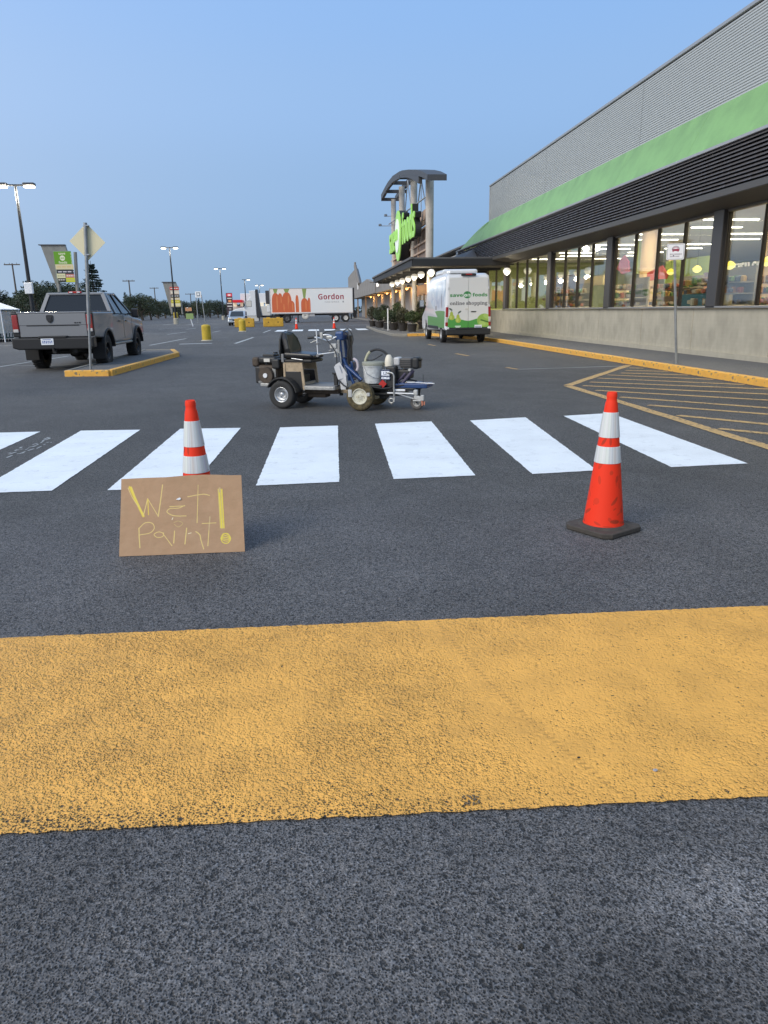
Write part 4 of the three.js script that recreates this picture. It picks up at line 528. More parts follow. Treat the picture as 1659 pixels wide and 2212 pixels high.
// ------------------------------------------------------------ vehicles (rear at z = 0, nose towards -z)
const sideways = (g) => { g.rotateY(Math.PI / 2); return g; };       // outline drawn as (length, height) pulled along x: length runs to -z
const soften = (g, f) => { const p = g.attributes.position, v = V3(); for (let i = 0; i < p.count; i++) { v.fromBufferAttribute(p, i); f(v); p.setXYZ(i, v.x, v.y, v.z); } g.computeVertexNormals(); return g; };
function carWheel(parent, R, w, rim, rimM, pos, right) { const g = wheelPart(parent, 'wheel', R, w, rim, M.rubber, rimM, pos, 26, .05); g.rotation.y = right ? Math.PI / 2 : -Math.PI / 2; return g; }
{
  const T = thing('pickup_truck', 'lifted grey pickup truck with black rear bumper and tailgate emblem parked beside the kerb island', 'truck', [-6.5, 0, -19.7]);
  const paint = mat([.23, .235, .245], .5, .05, { clearcoat: .5, clearcoatRoughness: .03 }), blk = mat([.016, .016, .017], .55), trim = mat([.03, .03, .032], .35), rimM = mat([.02, .02, .022], .35, .6), inside = mat([.03, .03, .032], .8);
  const rearA = 1.28, frontA = 4.83, aR = .53;
  // load bed
  for (const s of [1, -1]) part('bed_side', [soften(sideways(ext([[.03, .84], [rearA - aR, .80], ...arc(rearA, .46, aR, Math.PI * .78, Math.PI * .22, 12), [1.98, .72], [1.98, 1.46], [.03, 1.46]], .14, .035)).translate(s * .92, 0, 0), v => { v.x += s * (.03 * Math.sin((v.y - .7) * 3.2)); })], paint, T);
  part('bed_floor', [bx(1.74, .05, 1.9, 0, .92, -.98)], inside, T); part('bed_front', [bx(1.74, .55, .05, 0, 1.18, -1.95)], paint, T); part('bed_rail_cap', [rb(.13, .03, 1.95, .01, .92, 1.472, -1), rb(.13, .03, 1.95, .01, -.92, 1.472, -1)], trim, T);
  const tg = group('tailgate', T); part('panel', [rb(1.66, .30, .07, .02, 0, 1.29, -.03), rb(1.66, .3, .065, .02, 0, 1.005, -.036)], paint, tg); part('crease', [rb(1.3, .03, .03, .01, 0, 1.146, -.005)], trim, tg); part('spoiler', [rb(1.7, .04, .1, .015, 0, 1.455, -.04)], paint, tg); part('handle_recess', [rb(1.68, .02, .06, .005, 0, 1.432, -.028)], blk, tg);
  part('emblem', [ext([[-.09, .075], [-.07, .10], [.07, .10], [.09, .075], [.085, -.01], [.05, -.075], [0, -.105], [-.05, -.075], [-.085, -.01]], .02, .006).translate(-.05, 1.3, .012), ext([[-.05, .05], [.05, .05], [.03, -.05], [0, -.07], [-.03, -.05]], .02, .006).translate(-.05, 1.3, .022)], trim, tg); part('drive_badge', [bx(.05, .03, .006, .56, 1.2, .008), bx(.03, .03, .006, .615, 1.2, .008), bx(.05, .03, .006, .67, 1.2, .008)], trim, tg);
  for (const s of [1, -1]) { const l = group('tail_light', T); part('lens', [rb(.15, .42, .09, .03, s * .91, 1.2, -.02)], mat([.32, .014, .012], .18, 0, { clearcoat: 1 }), l); part('reverse_lens', [rb(.13, .09, .09, .02, s * .91, 1.02, -.016)], mat([.6, .58, .55], .2), l); part('bezel', [rb(.17, .58, .08, .02, s * .915, 1.16, -.04)], blk, l); }
  part('rear_bumper', [ext([[-1.0, .60], [-.85, .55], [.85, .55], [1.0, .60], [1.0, .84], [-1.0, .84]], .3, .035).translate(0, 0, .02), rb(.7, .06, .32, .02, 0, .855, .02)], blk, T);
  part('licence_plate', [rb(.31, .16, .012, .006, -.13, .745, .178)], mat(0xffffff, .4, 0, { map: canvasTex(256, 128, (g, w, h) => { g.fillStyle = '#e8eaec'; g.fillRect(0, 0, w, h); g.fillStyle = '#3c5aa0'; g.fillRect(40, 12, 170, 10); for (let i = 0; i < 6; i++) g.fillRect(28 + i * 36, 44, 22, 52); g.fillStyle = '#e8eaec'; for (let i = 0; i < 6; i++) g.fillRect(34 + i * 36, 58 + (i % 2) * 12, 10, 14); }) }), T, true);
  part('hitch', [rb(.1, .1, .3, .015, 0, .5, -.02), cyl([0, .52, .18], [0, .6, .18], .03)], blk, T); part('exhaust', [cyl([.45, .5, -.1], [.45, .47, -1.2], .05)], M.darkMetal, T);
  part('rear_axle_housing', [cyl([-.7, .43, -rearA], [.7, .43, -rearA], .07), rb(.3, .28, .3, .1, .1, .43, -rearA)], blk, T); part('chassis', [rb(.1, .16, 5.4, .02, .45, .64, -2.9), rb(.1, .16, 5.4, .02, -.45, .64, -2.9), rb(1.5, .1, 2.6, .03, 0, .66, -3.1), rb(.5, .3, .9, .1, -.5, .62, -2.6)], blk, T);
  for (const s of [1, -1]) part('mud_flap', [rb(.34, .42, .02, .008, s * .86, .46, -.72)], M.rubber, T);
  // cab and bonnet
  part('cab_body', [soften(sideways(ext([[2.0, .70], [2.02, 1.43], [4.2, 1.40], [4.55, 1.32], [5.72, 1.22], [5.84, 1.05], [5.86, .72], [frontA + aR, .68], ...arc(frontA, .46, aR, Math.PI * .2, Math.PI * .8, 12), [4.2, .62], [2.1, .62]], 1.96, .06)), v => { v.x *= 1 - .05 * Math.max(0, v.y - 1.1) / .3; })], paint, T);
  for (const [a, s] of [[rearA, 1], [rearA, -1], [frontA, 1], [frontA, -1]]) part('wheel_arch_flare', [sideways(ext([...arc(a, .46, aR + .045, .12, Math.PI - .12, 16), ...arc(a, .46, aR - .02, Math.PI - .12, .12, 16)], .11, .02)).translate(s * .985, 0, 0)], blk, T);
  const b = [[-.94, 1.42, -2.02], [.94, 1.42, -2.02], [.94, 1.40, -4.3], [-.94, 1.40, -4.3]], t = [[-.72, 1.99, -2.22], [.72, 1.99, -2.22], [.70, 2.0, -3.42], [-.70, 2.0, -3.42]];
  part('roof', [soften(rb(1.5, .08, 1.34, .035, 0, 2.0, -2.82), v => { v.y -= .05 * (v.x / .75) ** 2; })], paint, T);
  const L = (p, q, k) => p.map((c, i) => c + (q[i] - c) * k), bar = (p, q, w, d) => { const m = L(p, q, 0), n = L(p, q, 1); return hexa([[m[0] - w, m[1], m[2] - d], [m[0] + w, m[1], m[2] - d], [m[0] + w, m[1], m[2] + d], [m[0] - w, m[1], m[2] + d]], [[n[0] - w, n[1], n[2] - d], [n[0] + w, n[1], n[2] - d], [n[0] + w, n[1], n[2] + d], [n[0] - w, n[1], n[2] + d]]); };
  part('rear_pillar', [bar(b[0], t[0], .05, .05)], paint, T); part('rear_pillar', [bar(b[1], t[1], .05, .05)], paint, T); part('windscreen_pillar', [bar(b[2], t[2], .035, .04)], paint, T); part('windscreen_pillar', [bar(b[3], t[3], .035, .04)], paint, T);
  for (const s of [1, -1]) { const q0 = [s * .945, 1.42, -3.22], q1 = [s * .72, 1.98, -3.0]; part('door_pillar', [bar(q0, q1, .022, .035)], trim, T); const r0 = [s * .945, 1.42, -2.5], r1 = [s * .72, 1.98, -2.46]; part('door_pillar', [bar(r0, r1, .03, .08)], paint, T); }
  const pane = (a, c, d, e, n) => part(n, [quad(a, c, d, e)], M.tinted, T);
  const inn = (p, x, z) => [p[0] * x, p[1], p[2] + z];
  pane(inn(b[0], .97, .01), inn(b[1], .97, .01), inn(t[1], .97, .012), inn(t[0], .97, .012), 'rear_window'); pane(b[2], b[3], t[3], t[2], 'windscreen'); for (const [i, j] of [[1, 2], [0, 3]]) pane(inn(b[i], 1.012, 0), inn(b[j], 1.012, 0), inn(t[j], 1.0, 0), inn(t[i], 1.0, 0), 'side_window');
  part('dashboard', [rb(1.6, .2, .5, .06, 0, 1.38, -4.0)], inside, T); for (const s of [1, -1]) { part('front_seat', [rb(.5, .7, .16, .06, s * .4, 1.25, -3.0), rb(.26, .2, .1, .05, s * .4, 1.68, -2.98)], inside, T); part('rear_headrest', [rb(.26, .16, .1, .05, s * .38, 1.56, -2.25)], inside, T); }
  part('brake_light', [rb(.36, .055, .05, .02, 0, 1.995, -2.16)], M.red, T); part('brake_light_lens', [rb(.09, .035, .03, .01, -.1, 1.995, -2.135), rb(.09, .035, .03, .01, .1, 1.995, -2.135)], M.white, T);
  for (const s of [1, -1]) { const m = group('mirror', T); part('head', [rb(.2, .27, .1, .04, s * 1.16, 1.42, -3.98)], trim, m); part('arm', [cyl([s * .95, 1.4, -3.98], [s * 1.1, 1.42, -3.98], .025)], trim, m); for (const z of [-2.75, -3.55]) part('door_handle', [rb(.03, .035, .17, .012, s * .985, 1.2, z)], trim, T); part('side_step', [cyl([s * .92, .58, -2.0], [s * .92, .58, -4.2], .045)], M.galv, T); part('door_seam', [bx(.004, .72, .012, s * .982, 1.06, -3.2), bx(.004, .72, .012, s * .982, 1.06, -4.22)], blk, T); }
  for (const [x, z, r] of [[.83, rearA, 1], [-.83, rearA, 0], [.83, frontA, 1], [-.83, frontA, 0]]) carWheel(T, .44, .31, .24, rimM, [x, .44, -z], r);
  part('antenna', [cyl([.8, 1.36, -4.6], [.82, 2.0, -4.45], .006)], blk, T);
}
// delivery van
{
  const T = thing('delivery_van', 'white high-roof delivery van with green wrap and online shopping print parked at the shop kerb', 'van', [6.52, 0, -30.4]);
  const W = 1.92, white = mat([.72, .73, .74], .32, 0, { clearcoat: .8, clearcoatRoughness: .1 }), blk = mat([.02, .021, .022], .6), green = '#4f9a44';
  const pears = (g, x, y, s) => { for (const [dx, dy, k] of [[0, 0, 1], [.62, .3, 1]]) { spot(g, '#a9b84a', () => { g.ellipse(x + dx * s, y + dy * s, .27 * s * k, .3 * s, 0, 0, 7); g.ellipse(x + dx * s - .02 * s, y + dy * s - .32 * s, .15 * s, .3 * s, 0, 0, 7); }); spot(g, '#c2cc66', () => g.ellipse(x + dx * s - .08 * s, y + dy * s, .12 * s, .2 * s, 0, 0, 7)); g.strokeStyle = '#4d4a34'; g.lineWidth = .05 * s; g.beginPath(); g.moveTo(x + dx * s, y + dy * s - .6 * s); g.lineTo(x + dx * s + .03 * s, y + dy * s - .85 * s); g.stroke(); spot(g, '#54605a', () => g.ellipse(x + dx * s + (dx ? .13 : -.1) * s, y + dy * s - .85 * s, .2 * s, .09 * s, dx ? -.7 : .7, 0, 7)); } };
  const rearTex = canvasTex(1024, 1300, (g, w, h) => {                // the whole rear face, 1.9 m wide and 2.41 m tall
    g.fillStyle = '#d9d8d4'; g.fillRect(0, 0, w, h); const k = w / 760, X = x => (x - 570) * k * .985 + 8, Y = y => (y - 250) / (1160 - 250) * h * 1.0;
    g.fillStyle = green; g.beginPath(); g.moveTo(0, Y(985)); g.bezierCurveTo(X(640), Y(960), X(760), Y(985), X(860), Y(1008)); g.bezierCurveTo(X(940), Y(1040), X(1000), Y(1020), X(1090), Y(990)); g.lineTo(w, Y(975)); g.lineTo(w, h); g.lineTo(0, h); g.fill();
    g.textBaseline = 'alphabetic'; g.fillStyle = '#3f8a4c'; const fit = (s, font, size, x0, x1, y) => { g.font = `${font} ${size}px sans-serif`.replace('SERIF sans-serif', 'serif'); const m = g.measureText(s).width; g.save(); g.translate(X(x0), y); g.scale((X(x1) - X(x0)) / m, 1); g.fillText(s, 0, 0); g.strokeStyle = g.fillStyle; g.lineWidth = 5; g.strokeText(s, 0, 0); g.restore(); };
    fit('save', 'bold', 112, 634, 858, Y(603)); fit('foods', 'bold', 112, 1016, 1272, Y(600)); spot(g, '#3f8a4c', () => g.arc(X(930), Y(570), 66 * k, 0, 7)); g.fillStyle = '#dfe6dc'; fit('on', 'bold', 112, 872, 988, Y(600)); g.fillStyle = '#57575a'; g.font = 'bold 112px serif'; { const m = g.measureText('online shopping').width; g.save(); g.translate(X(636), Y(745)); g.scale((X(1272) - X(636)) / m, 1); g.fillText('online shopping', 0, 0); g.strokeStyle = g.fillStyle; g.lineWidth = 3; g.strokeText('online shopping', 0, 0); g.restore(); }
    pears(g, X(668), Y(960), 175 * k); spot(g, '#93b650', () => g.arc(X(1225), Y(1020), 125 * k, 0, 7)); spot(g, '#a9c768', () => g.ellipse(X(1262), Y(950), 60 * k, 40 * k, .5, 0, 7)); spot(g, '#a9c768', () => g.ellipse(X(1190), Y(1075), 60 * k, 40 * k, .5, 0, 7)); g.fillStyle = '#42702a'; g.save(); g.translate(X(1160), Y(1010)); g.rotate(.33); g.fillRect(0, -18, 150 * k, 34); g.restore(); g.fillStyle = '#c9dcc4'; g.fillRect(X(722), Y(1108), 100 * k, 30); g.fillRect(X(738), Y(1130), 66 * k, 22);
  });
  const sideTex = canvasTex(1024, 512, (g, w, h) => { g.fillStyle = '#cfdbe4'; g.fillRect(0, 0, w, h); const r = mulberry(8); for (let i = 0; i < 90; i++) { g.fillStyle = ['rgba(150,180,210,.35)', 'rgba(226,234,240,.5)', 'rgba(120,150,185,.25)', 'rgba(190,200,215,.4)'][i & 3]; g.beginPath(); g.ellipse(w * (.05 + .8 * r()), h * (.12 + .45 * r()), 12 + 60 * r(), 10 + 50 * r(), r() * 3, 0, 7); g.fill(); } g.fillStyle = '#7e8894'; g.beginPath(); g.ellipse(w * .22, h * .44, 26, 78, 0, 0, 7); g.fill(); g.fillStyle = '#9aa4ac'; g.fillRect(w * .45, h * .54, 120, 44); g.fillStyle = green; g.beginPath(); g.moveTo(0, h * .66); g.bezierCurveTo(w * .3, h * .62, w * .6, h * .64, w, h * .74); g.lineTo(w, h); g.lineTo(0, h); g.fill(); });
  const prof = [[.06, .52], [.74, .52], ...arc(1.2, .40, .46, Math.PI * .92, Math.PI * .08, 10), [4.75, .42], ...arc(5.25, .40, .46, Math.PI * .96, Math.PI * .04, 10), [6.2, .40], [6.42, .6], [6.44, .95], [6.3, 1.16], [5.7, 1.36], [5.45, 1.5], [4.75, 2.55], [4.45, 2.72], [3.6, 2.80], [.5, 2.80], [.14, 2.72], [.04, 2.4]];
  part('body', [soften(sideways(ext(prof, W, .11)), v => { const k = Math.max(0, v.y - 1.0) / 1.8; v.x *= 1 - .085 * k * k; v.z += 0; })], white, T);
  // rear doors: two skins with a real gap, print runs across both
  for (const s of [-1, 1]) { const g = ext(rrect(s < 0 ? -.86 : .006, .62, s < 0 ? -.006 : .86, 2.62, .05), .035, .01); soften(g, v => { const k = Math.max(0, v.y - 1) / 1.8; v.x *= 1 - .085 * k * k; v.z += .02 - .045 * k; }); const p = g.attributes.position, u = g.attributes.uv; for (let i = 0; i < p.count; i++) u.setXY(i, (p.getX(i) + .95) / 1.9, (p.getY(i) - .6) / 2.06); part('rear_door', [g], mat(0xffffff, .4, 0, { map: rearTex, clearcoat: .5, clearcoatRoughness: .15 }), T, true); }
  for (const s of [-1, 1]) { const l = group('tail_light', T); part('lens', [rb(.12, .42, .1, .04, s * .885, 1.26, -.01, 0, 0, s * .03)], mat([.30, .012, .018], .2, 0, { clearcoat: 1 }), l); part('clear_lens', [rb(.11, .22, .1, .03, s * .895, .96, -.01)], mat([.55, .5, .46], .2), l); part('lower_lens', [rb(.11, .16, .1, .03, s * .9, .78, -.008)], mat([.3, .02, .02], .25), l); for (const y of [.8, 1.5, 2.2]) part('hinge', [rb(.05, .09, .04, .012, s * (.91 - .05 * (y - .8)), y, .01)], white, T); part('bumper_corner', [rb(.14, .12, .2, .03, s * .88, .6, .02)], M.white, T); }
  part('rear_bumper', [rb(1.86, .26, .22, .05, 0, .47, .03), rb(1.1, .05, .25, .015, 0, .60, .03)], blk, T); part('licence_plate', [rb(.31, .16, .012, .005, .42, .66, .036)], mat(0xffffff, .4, 0, { map: canvasTex(128, 64, (g, w, h) => { g.fillStyle = '#dfe2e4'; g.fillRect(0, 0, w, h); g.fillStyle = '#5a6a90'; for (let i = 0; i < 6; i++) g.fillRect(14 + i * 17, 24, 11, 24); }) }), T, true);
  part('door_handle', [rb(.22, .04, .03, .012, .22, 1.27, .03)], blk, T); part('badge', [rb(.15, .08, .02, .01, -.06, 1.38, .022)], M.offWhite, T); part('lower_skirt', [rb(1.84, .16, .08, .03, 0, .58, .0)], blk, T);
  part('brake_light', [rb(.62, .1, .12, .04, 0, 2.72, -.02)], blk, T); part('brake_light_lens', [rb(.26, .045, .03, .012, 0, 2.735, .035)], M.red, T);
  part('cooling_unit', [soften(rb(1.5, .24, 1.9, .09, -.1, 2.88, -2.2), v => { if (v.y > 2.9) v.z *= .97; }), rb(1.1, .14, .9, .05, -.2, 2.86, -.75)], white, T); part('unit_grille', [rb(.4, .05, .03, .01, -.35, 2.9, -1.235)], mat([.4, .42, .42], .6), T);
  // wrapped side skin and cab
  for (const s of [-1, 1]) { const g = ext(rrect(.25, .62, 4.55, 2.56, .06), .016, .004); const p0 = g.attributes.position, u0 = g.attributes.uv; for (let i = 0; i < p0.count; i++) u0.setXY(i, p0.getX(i) / 4.6, (p0.getY(i) - .6) / 2); sideways(g); soften(g, v => { const k = Math.max(0, v.y - 1.0) / 1.8; v.x = s * (W / 2 * (1 - .085 * k * k) + .004) + v.x; }); part('side_wrap', [g], mat(0xffffff, .35, 0, { map: sideTex, clearcoat: .6, clearcoatRoughness: .12 }), T, true); part('side_moulding', [rb(.03, .12, 2.8, .012, s * (W / 2 + .008), .62, -3.1)], blk, T); part('cab_window', [quad([s * .945, 1.52, -4.62], [s * .945, 1.5, -5.4], [s * .9, 2.1, -5.02], [s * .885, 2.3, -4.62])], M.tinted, T); const m = group('mirror', T); part('head', [rb(.24, .38, .14, .05, s * 1.16, 1.62, -5.15)], blk, m); part('glass', [bx(.18, .28, .01, s * 1.16, 1.66, -5.075)], M.steel, m); part('arm', [cyl([s * .95, 1.5, -5.2], [s * 1.1, 1.52, -5.18], .03)], blk, m); }
  part('windscreen', [quad([-.8, 1.56, -5.42], [.8, 1.56, -5.42], [.74, 2.5, -4.8], [-.74, 2.5, -4.8])], M.tinted, T);
  for (const [x, z, r] of [[.82, 1.2, 1], [-.82, 1.2, 0], [.82, 5.25, 1], [-.82, 5.25, 0]]) carWheel(T, .36, .24, .2, mat([.45, .45, .45], .5, .5), [x, .36, -z], r);
  part('rear_axle', [cyl([-.7, .34, -1.2], [.7, .34, -1.2], .06), rb(.3, .2, 1, .05, .2, .36, -.7)], blk, T); part('underbody', [rb(1.4, .12, 5.4, .04, 0, .48, -3)], blk, T);
}
// lorry with printed trailer, side on across the far end of the lane
{
  const p0 = zp(763, 690, -94), R = p0.x, Lf = zp(585, 690, -94).x, len = R - Lf, zc = -95.3, wt = mat([.72, .73, .73], .4), blk = mat([.02, .02, .022], .6), alu = mat([.5, .5, .5], .5, .4);
  const tex = canvasTex(2048, 600, (g, w, h) => {
    g.fillStyle = '#e4e6e4'; g.fillRect(0, 0, w, h); const gr = g.createLinearGradient(w * .35, 0, w * .5, 0); gr.addColorStop(0, '#f2e6dc'); gr.addColorStop(1, '#e4e6e4'); g.fillStyle = gr; g.fillRect(0, 0, w * .5, h);
    const carrot = (x, wd, top, leaf) => { if (leaf) { spot(g, '#8ea05a', () => { g.moveTo(x - wd * .3, 0); g.lineTo(x - wd * .12, top + 20); g.lineTo(x + wd * .12, top + 20); g.lineTo(x + wd * .34, 0); }); } spot(g, '#d1683c', () => { g.moveTo(x - wd * .16, top); g.bezierCurveTo(x - wd * .6, top + 60, x - wd * .5, h * .6, x - wd * .52, h * .98); g.lineTo(x + wd * .5, h * .98); g.bezierCurveTo(x + wd * .5, h * .6, x + wd * .6, top + 60, x + wd * .16, top); }); spot(g, '#de8450', () => g.ellipse(x + wd * .18, top + (h - top) * .5, wd * .09, (h - top) * .36, 0, 0, 7)); };
    for (const [x, wd, top, leaf] of [[.12, 130, 110, 0], [.065, 190, 105, 1], [.325, 80, 160, 0], [.20, 235, 90, 1], [.47, 70, 230, 0], [.415, 175, 240, 1], [.255, 150, 300, 0], [.15, 140, 330, 0]]) carrot(x * w, wd, top, leaf);
    g.fillStyle = '#9a2c3c'; g.font = 'bold 190px sans-serif'; const m = g.measureText('Gordon').width; g.save(); g.translate(w * .578, h * .46); g.scale(w * .325 / m, 1); g.fillText('Gordon', 0, 0); g.restore(); g.fillStyle = '#9a9c9e'; g.font = '56px sans-serif'; g.fillText('FOOD SERVICE', w * .66, h * .60); g.fillRect(w * .88, h * .53, 34, 40);
  });
  const T = thing('box_trailer', 'white refrigerated trailer printed with orange carrots across the far end of the lane', 'trailer', [Lf, 0, zc]);
  part('box', [rb(len, 3.0, 2.5, .04, len / 2, 2.62, 0)], wt, T); const sk = quad([.06, 1.2, 1.256], [len - .06, 1.2, 1.256], [len - .06, 4.06, 1.256], [.06, 4.06, 1.256]); sk.setAttribute('uv', new THREE.BufferAttribute(new Float32Array([0, 0, 1, 0, 1, 1, 0, 0, 1, 1, 0, 1]), 2)); part('side_print', [sk], mat(0xffffff, .45, 0, { map: tex }), T, true); part('edge_trim', [rb(len + .06, .09, .06, .015, len / 2, 4.1, 1.25), rb(len + .06, .14, .06, .015, len / 2, 1.13, 1.25), rb(.09, 3, .06, .015, .02, 2.62, 1.26), rb(.09, 3, .06, .015, len - .02, 2.62, 1.26)], alu, T);
  part('cooling_unit', [rb(.5, 1.6, 1.9, .06, -.27, 3.1, 0)], mat([.05, .05, .055], .6), T); part('unit_cover', [rb(.4, .9, 1.7, .1, -.24, 1.75, .0)], wt, T); part('tail_lift', [rb(.16, 3.4, 2.4, .02, len + .14, 2.4, 0), rb(.3, .9, 2.2, .02, len + .32, .9, 0)], blk, T); part('underframe', [rb(len * .9, .24, 1.2, .03, len / 2, .98, 0), rb(2.4, .2, 2.3, .03, len * .83, .86, 0)], blk, T); part('spare_wheel', [at(lathe([[.1, -.12], [.4, -.12], [.45, 0], [.4, .12], [.12, .12], [.1, .04], [.001, .04]], 24), len * .42, .82, 1.1, Math.PI / 2, 0, 0)], M.offWhite, T); part('landing_leg', [cyl([len * .33, .1, .9], [len * .33, 1, .9], .07), rb(.3, .05, .3, .01, len * .33, .08, .9)], blk, T); part('side_box', [rb(.7, .3, .4, .03, len * .5, .86, 1.0)], alu, T);
  const rimW = mat([.6, .6, .58], .5); for (const x of [.79, .91]) for (const s of [1, -1]) wheelPart(T, 'wheel', .5, .3, .28, M.rubber, rimW, [len * x, .5, s * 1.05]).rotation.y = s > 0 ? 0 : Math.PI; part('mud_flap', [rb(.03, .6, 2.3, .01, len * .985, .62, 0)], M.rubber, T);
  // tractor unit in front of it, nose to the left
  const Q = thing('truck_tractor', 'white tractor unit with black side fairing coupled to the carrot trailer', 'truck', [Lf, 0, zc]);
  const dX = (px) => zp(px, 660, zc + 1.2).x - Lf, x0 = dX(524), x1 = dX(553), x2 = dX(566);
  part('sleeper_cab', [ext([[x0 + .1, .9], [x1, .9], [x1, 3.95], [x1 - .8, 3.9], [x0 + 1.0, 3.2], [x0 + .5, 2.6], [x0 + .15, 1.95]], 2.3, .06)], wt, Q); part('side_fairing', [ext([[x1 + .02, .7], [x2 - .1, .7], [x2 - .35, 2.2], [x2 - .5, 4.05], [x1 + .02, 4.05]], 2.4, .03)], mat([.03, .032, .036], .4), Q); part('bonnet', [ext([[x0 - 1.4, .7], [x0 + .3, .7], [x0 + .3, 1.95], [x0 - .9, 1.75], [x0 - 1.4, 1.5]], 2.0, .08)], wt, Q); part('tank_fairing', [rb(2.3, .9, 2.2, .06, x1 - .9, .68, 0)], mat([.55, .54, .5], .5), Q); part('side_window', [rb(.62, .62, .02, .08, x0 + .75, 2.35, 1.155)], M.offWhite, Q); part('window_frame', [rb(.74, .74, .015, .1, x0 + .75, 2.35, 1.15)], mat([.3, .3, .28], .5), Q); part('mirror', [rb(.12, .5, .2, .04, x0 + .15, 2.2, 1.3)], blk, Q); part('chassis', [rb(4.6, .25, 1, .03, x2 + .5, .8, 0)], blk, Q); part('fifth_wheel', [rb(.9, .12, 1, .02, 1.0, 1.02, 0)], blk, Q);
  for (const [x, r] of [[.75, 1], [2.0, 1], [x0 - .6, 1]]) for (const s of [1, -1]) wheelPart(Q, 'wheel', .52, .32, .28, M.rubber, mat([.12, .12, .12], .5, .4), [x, .52, s * 1.02]).rotation.y = s > 0 ? 0 : Math.PI; part('mudguard', [rb(2.6, .06, 2.4, .02, 1.4, 1.07, 0), rb(.05, .6, 2.4, .02, 2.65, .8, 0)], blk, Q);
}
// small car nose-on behind the yellow blocks
{
  const p = zp(510, 690, -80), T = thing('parked_car', 'pale silver hatchback facing the lane behind the yellow concrete blocks', 'car', [p.x, 0, -80]);
  const sil = mat([.42, .46, .5], .3, .4, { clearcoat: 1, clearcoatRoughness: .08 });
  part('body', [sideways(ext([[0, .35], [.3, .28], [3.7, .28], [4.1, .4], [4.15, .9], [3.9, 1.0], [3.3, 1.45], [1.9, 1.52], [1.0, .98], [.15, .86]], 1.75, .08)).rotateY(0)], sil, T); part('windscreen', [quad([-.72, 1.0, -.96], [.72, 1.0, -.96], [.62, 1.47, -1.78], [-.62, 1.47, -1.78])], M.tinted, T); part('windscreen_dark', [quad([-.7, 1.005, -.99], [.7, 1.005, -.99], [.6, 1.46, -1.82], [-.6, 1.46, -1.82])], M.blackPlastic, T); for (const s of [1, -1]) { part('headlight', [rb(.38, .16, .12, .05, s * .62, .74, .0)], M.offWhite, T); part('mirror', [rb(.18, .13, .1, .04, s * .96, 1.02, -1.2)], sil, T); for (const z of [.75, 3.3]) carWheel(T, .31, .2, .19, M.galv, [s * .76, .31, -z], s > 0); } part('grille', [rb(.8, .14, .05, .03, 0, .6, .02)], M.blackPlastic, T); part('bumper', [rb(1.7, .16, .1, .04, 0, .42, .0)], sil, T);
  part('licence_plate', [rb(.31, .12, .01, .004, 0, .44, .056)], M.plate, T);
}
